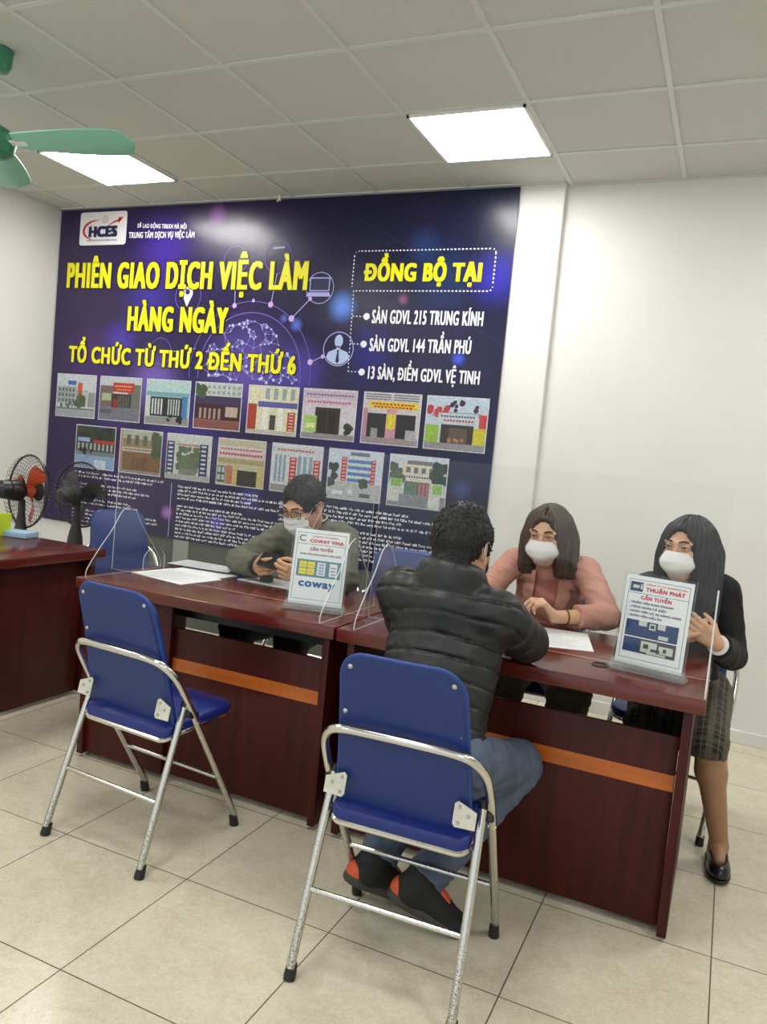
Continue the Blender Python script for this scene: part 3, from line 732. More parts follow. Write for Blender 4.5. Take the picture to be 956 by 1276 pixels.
# the fifteen printed photographs of office fronts
def attr_mat():
    m = mat('photo_print'); t = NT(m); a = t.add('ShaderNodeAttribute', attribute_name='Ink'); n = t.add('ShaderNodeTexNoise', i_Scale=60.0, i_Detail=4.0)
    tc = t.add('ShaderNodeTexCoord'); t.link(tc.outputs['Object'], n.inputs['Vector'])
    f = t.ramp(n.outputs['Fac'], [(.3, (.55, .55, .55, 1)), (.7, (.98, .98, .98, 1))])
    t.link(t.mix(.8, a.outputs['Color'], f, 'MULTIPLY'), t.b.inputs['Base Color']); t.b.inputs['Roughness'].default_value = .32; return m
m_ph = attr_mat()
def photo(x0, z0, w, h, rects):
    V = []; F = []; C = []; y = Y2; pw = .007
    def q(a, b_, c, d, col):
        nonlocal y
        o = len(V); V.extend([(a, y, b_), (c, y, b_), (c, y, d), (a, y, d)]); F.append((o, o+1, o+2, o+3)); C.append(srgb(*col)); y -= .00003
    q(x0, z0, x0+w, z0+h, (214, 214, 222))
    ix, iz, iw, ih = x0+pw, z0+pw, w-2*pw, h-2*pw
    for r_ in rects:
        if len(r_) == 3:      # blob (cx,cz,r),col,kind
            (cx, cz, rad), col, _ = r_; o = len(V); k = 9
            for i in range(k):
                a = 2*PI*i/k; rr = rad*random.uniform(.75, 1.1); V.append((min(ix+iw, max(ix, ix+iw*cx+rr*ih*math.cos(a))), y, min(iz+ih, max(iz, iz+ih*cz+rr*ih*math.sin(a)))))
            F.append(tuple(range(o, o+k))); C.append(srgb(*col)); y -= .00003; continue
        (a, b_, c, d), col = r_; q(ix+iw*a, iz+ih*b_, ix+iw*c, iz+ih*d, col)
    me = bpy.data.meshes.new('photo_print'); me.from_pydata([(v[0]-BR.x, v[1]-BR.y, v[2]-BR.z) for v in V], [], F); me.materials.append(m_ph)
    ca = me.color_attributes.new('Ink', 'FLOAT_COLOR', 'CORNER'); li = 0
    for p, c in zip(me.polygons, C):
        for _ in p.vertices: ca.data[li].color = c; li += 1
    o = bpy.data.objects.new('photo_print', me); COL.objects.link(o); o.parent = ban; return o
def win(x0, x1, z0, z1, nx, nz, col, fx=.6, fz=.6):
    r = []
    for i in range(nx):
        for j in range(nz):
            cx = x0+(x1-x0)*(i+.5)/nx; cz = z0+(z1-z0)*(j+.5)/nz; w = (x1-x0)/nx*fx/2; h = (z1-z0)/nz*fz/2; r.append(((cx-w, cz-h, cx+w, cz+h), col))
    return r
def trees(x0, x1, z0, z1, n, r, col): return [((random.uniform(x0, x1), random.uniform(z0, z1), r*random.uniform(.6, 1.2)), tuple(max(0, c+random.randint(-14, 14)) for c in col), 'b') for _ in range(n)]
def signrow(x0, x1, z, n, col, h=.035): return [((x0+(x1-x0)*i/n, z-h/2, x0+(x1-x0)*(i+.72)/n, z+h/2), col) for i in range(n)]
def vsign(x0, x1, z0, z1, bg, fg, n=6): return [((x0, z0, x1, z1), bg)] + [((x0+.2*(x1-x0), z0+(z1-z0)*(i+.25)/n, x1-.2*(x1-x0), z0+(z1-z0)*(i+.7)/n), fg) for i in range(n)]
T1 = [
 [((0, 0, 1, 1), (206, 212, 220)), ((0, .3, .5, .72), (170, 176, 176)), *win(.02, .48, .32, .7, 5, 3, (96, 106, 112)), ((.5, .35, .8, .65), (186, 186, 180)), ((.28, .76, .5, .86), (60, 110, 186)), ((.54, .5, .66, .82), (206, 92, 62)), ((.82, .25, 1, .6), (150, 154, 152)), *trees(.5, .7, .3, .48, 12, .10, (76, 100, 70)), ((0, 0, 1, .2), (168, 170, 178)), ((0, .17, 1, .21), (120, 124, 128)), *trees(.1, .45, .24, .32, 6, .06, (90, 104, 84))],
 [((0, 0, 1, 1), (196, 202, 210)), ((0, .25, .32, .8), (120, 104, 96)), ((.7, .25, 1, .85), (110, 116, 108)), ((.3, .3, .78, .62), (58, 54, 56)), ((.32, .66, .84, .88), (190, 52, 40)), *signrow(.36, .8, .8, 8, (232, 180, 120)), *signrow(.4, .78, .72, 7, (226, 150, 110)), ((.05, .45, .28, .62), (176, 190, 150)), ((0, 0, 1, .3), (120, 122, 134)), ((.34, .28, .44, .5), (150, 52, 46)), *win(.44, .74, .3, .58, 6, 1, (120, 116, 112), .4, 1), ((.0, .14, .3, .24), (92, 96, 104))],
 [((0, 0, 1, 1), (150, 190, 196)), ((0, .72, 1, 1), (178, 208, 206)), ((0, .64, 1, .73), (120, 168, 178)), ((.1, .18, .86, .62), (44, 46, 52)), *win(.12, .4, .22, .58, 4, 1, (206, 214, 212), .55, 1), *win(.5, .8, .22, .58, 5, 1, (196, 204, 204), .5, 1), ((.0, .1, .1, .64), (206, 210, 204)), ((.84, .1, .96, .66), (70, 132, 186)), ((0, 0, 1, .16), (150, 148, 146)), *trees(.5, .62, .1, .2, 6, .05, (32, 34, 36)), *trees(.72, .84, .08, .18, 6, .05, (30, 32, 36))],
 [((0, 0, 1, 1), (200, 206, 206)), *win(.24, 1, .74, .98, 7, 2, (150, 164, 160)), ((.0, .52, 1, .72), (66, 52, 92)), ((.0, .18, 1, .54), (62, 36, 40)), *win(.08, .6, .2, .46, 5, 1, (176, 150, 140), .5, .9), ((.68, .28, .94, .5), (196, 172, 160)), ((0, 0, 1, .2), (150, 92, 84)), *[((0, .03+.05*i, 1, .045+.05*i), (112, 62, 58)) for i in range(3)], *trees(.0, .22, .74, .95, 12, .10, (66, 94, 66))],
 [((0, 0, 1, 1), (226, 224, 190)), *win(.3, .98, .72, .98, 4, 1, (150, 170, 176), .5, .9), ((.2, .56, 1, .68), (96, 96, 168)), ((0, 0, .18, .62), (178, 64, 52)), ((.3, .05, .42, .56), (238, 238, 226)), ((.62, .05, .72, .56), (238, 238, 226)), ((.46, .08, .58, .4), (70, 74, 70)), *vsign(.82, .97, .08, .48, (176, 56, 50), (226, 190, 170)), ((0, 0, 1, .07), (196, 190, 176))],
 [((0, 0, 1, 1), (214, 208, 220)), ((0, .82, 1, .98), (196, 186, 206)), *signrow(.05, .95, .9, 16, (150, 90, 120)), ((0, .7, 1, .8), (216, 190, 206)), *signrow(.08, .92, .75, 14, (170, 100, 130)), ((.24, .1, .72, .64), (58, 46, 40)), ((.32, .12, .46, .56), (40, 32, 30)), ((.5, .12, .64, .56), (36, 30, 28)), ((.04, .12, .28, .46), (168, 206, 110)), ((.07, .2, .25, .3), (226, 232, 170)), *trees(.82, .94, .1, .3, 10, .07, (52, 66, 50)), ((0, 0, 1, .1), (150, 142, 146))],
 [((0, 0, 1, 1), (206, 200, 206)), *win(0, 1, .86, 1, 2, 3, (110, 112, 118), .9, .5), ((.1, .7, .96, .84), (226, 206, 40)), *signrow(.14, .92, .79, 12, (190, 50, 40)), *signrow(.18, .88, .735, 11, (196, 70, 40)), ((.08, .12, .42, .6), (44, 44, 48)), ((.6, .12, .94, .6), (40, 40, 46)), ((.42, 0, .6, .7), (206, 150, 170)), ((.43, .3, .58, .6), (226, 214, 60)), ((0, .12, .08, .7), (190, 140, 160)), ((0, 0, 1, .12), (158, 146, 150)), ((.78, .1, .96, .3), (170, 176, 182)), ((.16, .1, .28, .3), (150, 158, 160))],
 [((0, 0, 1, 1), (190, 206, 220)), ((.1, .62, .9, .72), (150, 156, 160)), *trees(.05, .35, .65, .85, 8, .08, (196, 60, 62)), *trees(.4, .85, .76, .92, 9, .06, (60, 40, 70)), ((.2, .5, .86, .7), (196, 206, 214)), *signrow(.24, .82, .64, 12, (66, 90, 120)), *signrow(.3, .8, .56, 10, (180, 60, 60)), ((.26, .1, .8, .48), (58, 52, 50)), ((.4, .12, .7, .42), (96, 84, 74)), ((.0, .08, .22, .46), (150, 190, 66)), ((.8, .1, 1, .44), (206, 196, 62)), ((.88, .44, 1, .7), (196, 66, 66)), ((0, 0, 1, .12), (150, 148, 152)), *trees(.4, .7, .14, .2, 6, .05, (180, 120, 96))]]
T2 = [
 [((0, 0, 1, 1), (62, 66, 64)), *trees(0, 1, .66, .95, 22, .13, (46, 58, 48)), ((.04, .62, .36, .72), (150, 180, 216)), ((.46, .6, 1, .68), (178, 60, 46)), *win(.02, .98, .42, .6, 9, 1, (170, 176, 176), .5, .9), ((0, 0, 1, .34), (140, 170, 204)), ((0, .3, 1, .4), (120, 130, 136)), ((.5, 0, .8, .2), (196, 212, 230)), *trees(.05, .5, .36, .44, 8, .06, (40, 44, 48))],
 [((0, 0, 1, 1), (176, 182, 166)), ((.05, .2, 1, .8), (150, 128, 92)), *win(.1, .9, .62, .92, 4, 1, (96, 92, 78), .5, .8), ((.06, .5, .9, .6), (196, 190, 176)), *signrow(.1, .86, .55, 12, (110, 96, 90)), ((.06, .04, 1, .48), (128, 92, 60)), *win(.3, .68, .08, .38, 7, 1, (84, 62, 44), .4, 1), ((0, 0, .03, 1), (190, 56, 60)), *trees(.82, 1, .5, .9, 14, .12, (70, 88, 62)), ((0, 0, 1, .06), (150, 144, 136))],
 [((0, 0, 1, 1), (206, 210, 208)), *trees(.25, .75, .2, .72, 40, .10, (96, 112, 84)), ((.2, .74, .84, .82), (206, 198, 196)), *signrow(.24, .8, .78, 12, (150, 80, 80)), *vsign(.0, .17, .06, .84, (40, 46, 96), (206, 210, 224), 8), *vsign(.76, .94, .04, .82, (40, 46, 96), (206, 210, 224), 8), ((0, 0, 1, .1), (176, 178, 176)), ((.3, .1, .7, .24), (130, 128, 124))],
 [((0, 0, 1, 1), (196, 190, 160)), ((0, .6, 1, .86), (214, 200, 206)), *signrow(.05, .95, .79, 13, (186, 60, 70)), *signrow(.03, .97, .68, 15, (190, 50, 60), .05), ((0, .48, 1, .58), (170, 158, 110)), ((.44, 0, .86, .34), (52, 44, 36)), ((.36, 0, .44, .46), (206, 186, 120)), ((.86, 0, 1, .48), (200, 182, 120)), ((.0, .04, .18, .4), (74, 80, 84)), *win(0, .18, .06, .4, 2, 2, (190, 200, 196), .7, .7), ((.2, .02, .34, .42), (196, 120, 90))],
 [((0, 0, 1, 1), (214, 218, 222)), ((.0, .84, 1, .95), (206, 206, 214)), *signrow(.1, .85, .89, 12, (180, 66, 70)), *win(.04, .3, .2, .78, 3, 1, (140, 164, 184), .6, 1), *win(.5, .84, .2, .78, 3, 1, (140, 164, 184), .6, 1), *vsign(.36, .5, .18, .74, (186, 56, 54), (226, 190, 180), 7), *vsign(.84, .97, .16, .72, (186, 56, 54), (226, 190, 180), 7), ((0, 0, 1, .14), (150, 150, 152))],
 [((0, 0, 1, 1), (206, 218, 234)), ((.36, .3, .82, .92), (214, 220, 226)), *[((.36, .36+.13*i, .82, .43+.13*i), (86, 132, 188)) for i in range(4)], *vsign(.24, .34, .36, .86, (190, 62, 56), (226, 180, 170), 7), *vsign(.8, .88, .34, .84, (190, 62, 56), (226, 180, 170), 7), ((.4, .9, .76, .97), (110, 120, 130)), ((0, .26, 1, .34), (196, 190, 184)), ((0, 0, 1, .26), (186, 190, 196)), *trees(.0, .14, .3, .66, 8, .09, (56, 70, 60)), *trees(.62, .74, .26, .42, 7, .07, (70, 84, 66)), ((.1, .08, .3, .16), (230, 232, 236)), ((.62, .06, .82, .14), (96, 100, 108)), ((.4, .1, .5, .2), (226, 228, 232))],
 [((0, 0, 1, 1), (206, 216, 226)), ((.22, .5, .84, .84), (222, 214, 190)), ((.3, .84, .76, .92), (120, 124, 128)), *win(.26, .8, .66, .8, 4, 1, (104, 116, 124), .55, .8), ((.14, .56, .86, .63), (226, 226, 226)), *signrow(.2, .8, .595, 13, (80, 90, 120)), ((.28, .24, .72, .5), (110, 104, 96)), *win(.3, .5, .24, .48, 4, 1, (96, 140, 120), .7, 1), *win(.52, .72, .24, .48, 3, 1, (196, 120, 130), .6, 1), *trees(.0, .24, .5, .84, 14, .10, (90, 100, 80)), *trees(.78, .98, .5, .9, 16, .10, (50, 66, 58)), ((.02, .26, .24, .54), (206, 214, 206)), ((.04, .38, .22, .54), (140, 184, 80)), ((.74, .26, .96, .5), (210, 214, 206)), ((.78, .3, .94, .48), (150, 190, 90)), ((0, 0, 1, .24), (142, 142, 150)), ((0, .08, .2, .3), (214, 216, 214)), ((.72, .0, .92, .28), (214, 216, 214))]]
for i, x in enumerate((-4.837, -4.404, -3.962, -3.526, -3.079, -2.648, -2.206, -1.774)): photo(x, 1.424, .399, .328, T1[i])
for i, x in enumerate((-4.610, -4.174, -3.740, -3.294, -2.854, -2.420, -1.985)): photo(x, 1.050, .394, .326, T2[i])

# small unreadable address lines: rows of tiny strokes
def address_block(x0, z0, lines, dz):
    b = MB(); z = z0
    for ln in lines:
        x = x0
        while x < x0+ln:
            for _ in range(random.choice((2, 3, 4, 5))):
                w = random.choice((.006, .008, .010)); h = random.choice((.010, .013, .016))
                if random.random() < .55:
                    b.add([(x, Y2, z), (x+w, Y2, z), (x+w, Y2, z+h), (x, Y2, z+h)], [(0, 1, 2, 3)])
                else:
                    b.add([(x, Y2, z), (x+.003, Y2, z), (x+.003, Y2, z+h+.003), (x, Y2, z+h+.003)], [(0, 1, 2, 3)]); b.add([(x, Y2, z+h*.6), (x+w, Y2, z+h*.6), (x+w, Y2, z+h), (x, Y2, z+h)], [(0, 1, 2, 3)])
                x += w+.0028
            x += .009
        z -= dz
    b.build('address_lines', i_wht, ban, BR, smooth=0, weld=False)
address_block(-4.60, 1.008, (.86, .74, .0, .62, .70, .60, .0, .52, .64, .0, .80, .78, .60, .7), .0285)
address_block(-3.612, .992, (.66, .86, .60, .84, .0, .55, .84, .80, .86, .52, .74, .80, .78, .72), .0275)
address_block(-2.76, 1.000, (.0, .30, .26, .0, .30, .28, .0, .3), .0285)
address_block(-2.46, .985, (.60, .80, .58, .82, .0, .6, .84, .8, .5, .74, .8, .62), .0285)
flat([(-3.672, .628), (-3.666, .628), (-3.668, 1.018), (-3.674, 1.018)], Y2, 'divider_line', i_lil)
# ================================================================ figures: smooth bodies and clothes grown from joints
V3 = lambda *a: np.array(a, float)
def nrm(v): v = np.asarray(v, float); return v/np.linalg.norm(v)
class Field:
    """signed distance field on a grid; primitives are blended smoothly, then meshed"""
    def __init__(s, lo, hi, h):
        s.lo = np.array(lo, float); s.h = h; s.n = np.ceil((np.array(hi)-s.lo)/h).astype(int)+1
        s.a = np.full(tuple(s.n), 0.2, np.float32)
    def win(s, lo, hi):
        i0 = np.maximum(np.floor((np.array(lo)-s.lo)/s.h).astype(int), 0); i1 = np.minimum(np.ceil((np.array(hi)-s.lo)/s.h).astype(int)+1, s.n)
        sl = tuple(slice(int(a), int(max(a, b))) for a, b in zip(i0, i1))
        ax = [s.lo[k]+s.h*np.arange(sl[k].start, sl[k].stop) for k in range(3)]
        return sl, ax[0][:, None, None], ax[1][None, :, None], ax[2][None, None, :]
    def blend(s, sl, d, k, mode):
        a = s.a[sl]; d = d.astype(np.float32)
        if mode == 'u':
            if k <= 0: r = np.minimum(a, d)
            else: h = np.maximum(k-np.abs(a-d), 0)/k; r = np.minimum(a, d)-h*h*k*.25
        else:
            d = -d if mode == 's' else d
            if k <= 0: r = np.maximum(a, d)
            else: h = np.maximum(k-np.abs(a-d), 0)/k; r = np.maximum(a, d)+h*h*k*.25
        s.a[sl] = r
    def rc(s, a, b, ra, rb, k=.02, mode='u'):
        a = np.asarray(a, float); b = np.asarray(b, float); R = max(ra, rb)+k+2*s.h+.012
        sl, X, Y, Z = s.win(np.minimum(a, b)-R, np.maximum(a, b)+R); d = b-a; L = d@d
        px, py, pz = X-a[0], Y-a[1], Z-a[2]
        t = np.clip((px*d[0]+py*d[1]+pz*d[2])/max(L, 1e-9), 0, 1)
        q = np.sqrt((px-t*d[0])**2+(py-t*d[1])**2+(pz-t*d[2])**2)-(ra+(rb-ra)*t)
        s.blend(sl, q, k, mode); return s
    def ell(s, c, r, F=None, k=.02, mode='u'):
        c = np.asarray(c, float); r = np.asarray(r, float); R = r.max()+k+2*s.h+.012
        sl, X, Y, Z = s.win(c-R, c+R); F = np.eye(3) if F is None else np.asarray(F)   # rows: local axes
        px, py, pz = X-c[0], Y-c[1], Z-c[2]
        l = [F[i, 0]*px+F[i, 1]*py+F[i, 2]*pz for i in range(3)]
        k0 = np.sqrt(sum((l[i]/r[i])**2 for i in range(3))); k1 = np.sqrt(sum((l[i]/r[i]**2)**2 for i in range(3)))+1e-9
        s.blend(sl, k0*(k0-1)/k1, k, mode); return s
    def cut(s, p, n, k=0.0, lo=None, hi=None):
        """remove the side of the plane the normal points to (inside the window)"""
        n = nrm(n); lo = s.lo if lo is None else lo; hi = s.lo+s.h*s.n if hi is None else hi
        sl, X, Y, Z = s.win(lo, hi)
        d = (X-p[0])*n[0]+(Y-p[1])*n[1]+(Z-p[2])*n[2]; s.blend(sl, d, k, 'i'); return s
    def disp(s, f, lo=None, hi=None):
        lo = s.lo if lo is None else lo; hi = s.lo+s.h*s.n if hi is None else hi
        sl, X, Y, Z = s.win(lo, hi); s.a[sl] += f(X, Y, Z).astype(np.float32); return s
    def mesh(s, name, m, parent=None, origin=(0, 0, 0)):
        a = s.a; ins = a < 0; nx, ny, nz = a.shape
        c = np.zeros((nx-1, ny-1, nz-1), np.uint8)
        for i in (0, 1):
            for j in (0, 1):
                for k in (0, 1): c += ins[i:nx-1+i, j:ny-1+j, k:nz-1+k]
        act = np.argwhere((c > 0) & (c < 8)); idx = np.full(c.shape, -1, np.int32); idx[tuple(act.T)] = np.arange(len(act))
        acc = np.zeros((len(act), 3)); cnt = np.zeros(len(act)); off = [(i, j, k) for i in (0, 1) for j in (0, 1) for k in (0, 1)]
        val = {o: a[act[:, 0]+o[0], act[:, 1]+o[1], act[:, 2]+o[2]].astype(float) for o in off}
        for o in off:
            for ax in range(3):
                if o[ax]: continue
                p = list(o); p[ax] = 1; p = tuple(p); v0, v1 = val[o], val[p]; m_ = (v0 < 0) != (v1 < 0)
                t = np.where(m_, v0/np.where(m_, v0-v1, 1), 0); pos = np.tile(np.array(o, float), (len(act), 1)); pos[:, ax] += t
                acc += pos*m_[:, None]; cnt += m_
        vs = s.lo+s.h*(act+acc/cnt[:, None])-np.array(origin)
        F = []
        for ax in range(3):
            sl0 = [slice(None)]*3; sl1 = [slice(None)]*3; sl0[ax] = slice(0, -1); sl1[ax] = slice(1, None)
            A = ins[tuple(sl0)]; B = ins[tuple(sl1)]; u, v = (ax+1) % 3, (ax+2) % 3
            e = np.argwhere(A != B)
            e = e[(e[:, u] > 0) & (e[:, v] > 0) & (e[:, u] < a.shape[u]-1) & (e[:, v] < a.shape[v]-1)]
            def ix(du, dv):
                q = e.copy(); q[:, u] += du; q[:, v] += dv; return idx[q[:, 0], q[:, 1], q[:, 2]]
            q = np.stack([ix(-1, -1), ix(0, -1), ix(0, 0), ix(-1, 0)], 1); fl = A[tuple(e.T)]; q[~fl] = q[~fl][:, ::-1]; F.append(q)
        F = np.concatenate(F)
        me = bpy.data.meshes.new(name); me.vertices.add(len(vs)); me.vertices.foreach_set('co', vs.reshape(-1)); me.loops.add(F.size); me.loops.foreach_set('vertex_index', F.reshape(-1).astype(np.int32))
        me.polygons.add(len(F)); me.polygons.foreach_set('loop_start', np.arange(0, F.size, 4, dtype=np.int32)); me.polygons.foreach_set('loop_total', np.full(len(F), 4, np.int32))
        me.update(calc_edges=True); me.validate(); me.polygons.foreach_set('use_smooth', [True]*len(me.polygons))
        for q in (m if isinstance(m, (list, tuple)) else [m]): me.materials.append(q)
        o = bpy.data.objects.new(name, me); COL.objects.link(o)
        if parent is not None: o.parent = parent
        return o

def frame(f, up=(0, 0, 1)):
    """rows: right-hand side of the person, forward, up"""
    f = nrm(f); u = np.asarray(up, float); u = nrm(u-f*(u@f)); return np.stack([np.cross(f, u), f, u])

def put_head(F, c, M, nb=None, nr=(.054, .060)):
    r, f, u = M; P = lambda a, b, d: c+r*a+f*b+u*d
    F.ell(P(0, -.012, .022), (.074, .094, .092), M, .0)
    F.ell(P(0, .030, -.020), (.064, .064, .085), M, .03)
    F.rc(P(0, .035, -.055), P(0, .060, -.092), .046, .026, .03)
    for s in (-1, 1):
        F.rc(P(.050*s, .005, -.052), P(.020*s, .060, -.090), .022, .018, .03)     # jaw line
        F.ell(P(.040*s, .070, -.022), (.022, .018, .020), M, .02)                 # cheek
        F.ell(P(.033*s, .098, .014), (.017, .013, .011), M, .012, 's')            # eye socket
        F.rc(P(.012*s, .094, .030), P(.050*s, .080, .030), .008, .007, .014)      # brow
        F.ell(P(.033*s, .084, .013), (.016, .0135, .0125), M, .003)               # lids over the eyeball
        F.ell(P(.077*s, -.010, -.004), (.009, .019, .031), M, .008)               # ear
        F.ell(P(.083*s, -.006, -.002), (.005, .010, .019), M, .006, 's')
        F.ell(P(.012*s, .100, -.034), (.009, .010, .008), M, .008)                # nostril wing
    F.rc(P(0, .094, .018), P(0, .112, -.028), .008, .0115, .012)                  # nose
    F.rc(P(-.018, .090, -.064), P(.018, .090, -.064), .008, .008, .010)           # lips
    if nb is not None: F.rc(P(0, -.022, -.050), nb, nr[0], nr[1], .03)
    return P

def put_hand(F, w, fd, pn, side, curl=(.5, .5, .5, .5), tc=.5, sc=1.0, spread=.06):
    """w wrist, fd finger direction, pn palm-facing direction, side: +1 thumb on cross(fd,pn) side"""
    fd = nrm(fd); pn = nrm(np.asarray(pn, float)-fd*(np.dot(pn, fd))); l = np.cross(fd, pn)*side; w = np.asarray(w, float)
    q = lambda a, b, c: w+(fd*a+l*b+pn*c)*sc
    offs = (.029, .010, -.010, -.028); ln = (.95, 1.05, .98, .78)
    for i in range(4):
        k = q(.082-.006*abs(i-1), offs[i], -.002); F.rc(q(.012, offs[i]*.55, 0), k, .0155*sc, .0115*sc, .012)
    F.ell(q(.045, .026, .008), (.026*sc, .016*sc, .014*sc), np.stack([fd, l, pn]), .012)
    for i in range(4):
        p = q(.082-.006*abs(i-1), offs[i], -.002); a = 0.0; base = nrm(fd+l*offs[i]*spread*25)
        for j, (L_, r0, r1) in enumerate(((.042, .0098, .0088), (.026, .0088, .0080), (.021, .0080, .0068))):
            a += curl[i]*(1.0 if j == 0 else .9); d = base*math.cos(a)+pn*math.sin(a); e = p+d*L_*ln[i]*sc
            F.rc(p, e, r0*sc, r1*sc, .004); p = e
    p = q(.022, .024, .006); d = nrm(fd*.75+l*.62+pn*(.15+.3*tc)); e = p+d*.042*sc; F.rc(p, e, .0135*sc, .0108*sc, .008)
    d = nrm(fd*.95+l*(.35-.5*tc)+pn*(.1+.6*tc)); g = e+d*.030*sc; F.rc(e, g, .0105*sc, .0092*sc, .004); d = nrm(d+fd*.2-l*.2*tc); F.rc(g, g+d*.022*sc, .0092*sc, .0072*sc, .004)

def limb(F, pts, rs, k=.02, t=0.0):
    for i in range(len(pts)-1): F.rc(pts[i], pts[i+1], rs[i]+t, rs[i+1]+t, k)
def mid(a, b, t=.5): return np.asarray(a)*(1-t)+np.asarray(b)*t

def put_torso(F, J, t=0.0, k=.06, belly=0.0, sc=1.0, shr=.054):
    pel, ch, sl, sr = J['pel'], J['ch'], J['sl'], J['sr']; up = nrm(ch-pel); rt = nrm((sr-sl)-up*np.dot(sr-sl, up)); fw = np.cross(up, rt)
    M = np.stack([rt, fw, up]); L_ = np.linalg.norm(ch-pel); hip = nrm(mid(J['hr'], J['hr'])-J['hl']); Mh = frame(np.cross((0, 0, 1), hip))
    F.ell(pel, (.160*sc+t, .115*sc+t, .105+t), Mh, 0)
    F.ell(mid(pel, ch, .45)+fw*.005, (.138*sc+t, .100*sc+t+belly, .17+t), M, k)
    F.ell(mid(pel, ch, .85), (.150*sc+t, .104*sc+t, .165+t*.6), M, k)
    F.rc(mid(sl, sr, .10), mid(sl, sr, .5)+up*.018, shr*sc+t*.8, shr*sc+t*.8, k); F.rc(mid(sl, sr, .90), mid(sl, sr, .5)+up*.018, shr*sc+t*.8, shr*sc+t*.8, k*.6)
    F.rc(mid(pel, ch, .9), mid(sl, sr, .5)+up*.03, .08*sc+t, .055+t*.6, k*.7)
    return M

def bounds(pts, m):
    p = np.array([np.asarray(q) for q in pts]); return p.min(0)-m, p.max(0)+m

def bvh_of(*obs):
    V = []; T = []
    for o in obs:
        n = len(V); off = o.parent.location if o.parent is not None else Vector((0, 0, 0))
        V += [v.co+off for v in o.data.vertices]; T += [[i+n for i in p.vertices] for p in o.data.polygons]
    return BVHTree.FromPolygons(V, T)

def patch(bvh, poly, o, ux, uy, name, m, parent, off=.004, th=.003, step=.01, depth=.3, back=.165, smooth=True):
    """a cloth piece: 2D outline laid on the surface below it"""
    ux = Vector(ux).normalized(); uy = Vector(uy).normalized(); n = ux.cross(uy).normalized(); o = Vector(o)
    bm = bmesh.new(); pts = []
    for i, p in enumerate(poly):
        q = poly[(i+1) % len(poly)]; d = math.hypot(q[0]-p[0], q[1]-p[1]); k = max(1, int(d/step))
        for j in range(k): pts.append((p[0]+(q[0]-p[0])*j/k, p[1]+(q[1]-p[1])*j/k))
    f = bm.faces.new([bm.verts.new((p[0], p[1], 0)) for p in pts])
    xs = [p[0] for p in pts]; ys = [p[1] for p in pts]
    bmesh.ops.triangulate(bm, faces=bm.faces[:])
    x = min(xs)+step
    while x < max(xs):
        bmesh.ops.bisect_plane(bm, geom=bm.verts[:]+bm.edges[:]+bm.faces[:], plane_co=(x, 0, 0), plane_no=(1, 0, 0)); x += step
    y = min(ys)+step
    while y < max(ys):
        bmesh.ops.bisect_plane(bm, geom=bm.verts[:]+bm.edges[:]+bm.faces[:], plane_co=(0, y, 0), plane_no=(0, 1, 0)); y += step
    r0 = bvh.ray_cast(o+n*back, -n, depth); ref = (r0[0]-o).dot(n) if r0[0] is not None else .1
    for v in bm.verts:
        p = o+ux*v.co.x+uy*v.co.y; h = bvh.ray_cast(p+n*back, -n, depth)
        if h[0] is None or abs((h[0]-o).dot(n)-ref) > .10: h = bvh.find_nearest(p+n*ref)
        v.co = h[0]+n*off
    for _ in range(2): bmesh.ops.smooth_vert(bm, verts=[v for v in bm.verts if not v.is_boundary], factor=.4, use_axis_x=True, use_axis_y=True, use_axis_z=True)
    r = bmesh.ops.extrude_face_region(bm, geom=bm.faces[:])
    for g in r['geom']:
        if isinstance(g, bmesh.types.BMVert): g.co += n*th
    bmesh.ops.recalc_face_normals(bm, faces=bm.faces)
    b = MB(); b.bm(bm); return b.build(name, m, parent, parent.location, smooth=60)

def mask_mesh(P, M, kind, name, m, parent):
    """face mask: lofted sheet from nose bridge to chin, with ear loops"""
    r, f, u = M; b = MB(); nu, nv = 22, 16; V = []
    for j in range(nv+1):
        v = j/nv
        if kind == 'boat':
            w = .052+.022*math.sin(PI*min(1, v*.95+.12)); z = -.002-.108*v
            fo = .112+.020*math.sin(PI*v)**.8 - .050*max(0, v-.62)/.38*(v-.3); fo += .004*(1-abs(v-.34)/.06) if abs(v-.34) < .06 else 0
            w *= 1-.30*max(0, v-.5)/.5
        else:
            w = .066-.010*abs(v-.45); z = .000-.105*v; fo = .126+.003*math.sin(PI*v)-.026*max(0, v-.6)/.4 - .0025*(math.sin(v*PI*7) > 0)
        for i in range(nu+1):
            a = (i/nu-.5)*2; x = w*math.sin(a*1.25)/math.sin(1.25); dep = fo-(.075 if kind == 'boat' else .070)*(1-math.cos(a*1.35))*1.05
            V.append(P(x, dep, z+.010*a*a*(1-2*v)*(-1)))
    F = [(j*(nu+1)+i, j*(nu+1)+i+1, (j+1)*(nu+1)+i+1, (j+1)*(nu+1)+i) for j in range(nv) for i in range(nu)]
    N = len(V); V2 = [np.asarray(v)-f*.002 for v in V]
    rim = [i for i in range(nu+1)]+[j*(nu+1)+nu for j in range(1, nv+1)]+[nv*(nu+1)+i for i in range(nu-1, -1, -1)]+[j*(nu+1) for j in range(nv-1, 0, -1)]
    F += [tuple(i+N for i in q)[::-1] for q in F]+[(rim[i], rim[(i+1) % len(rim)], rim[(i+1) % len(rim)]+N, rim[i]+N) for i in range(len(rim))]
    b.add(V+V2, F); o = b.build(name, m, parent, parent.location, smooth=50)
    for i0 in (0, nu):
        lp = MB(); s = -1 if i0 == 0 else 1; t0 = V[2*(nu+1)+i0]; t1 = V[(nv-2)*(nu+1)+i0]
        lp.tube(smoothpath([t0, P(.076*s, .035, .010), P(.085*s, -.012, .022), P(.087*s, -.028, -.004), P(.080*s, .008, -.034), t1], 5), .0014, 6)
        lp.build('ear_loop', m, o, parent.location)
    return o

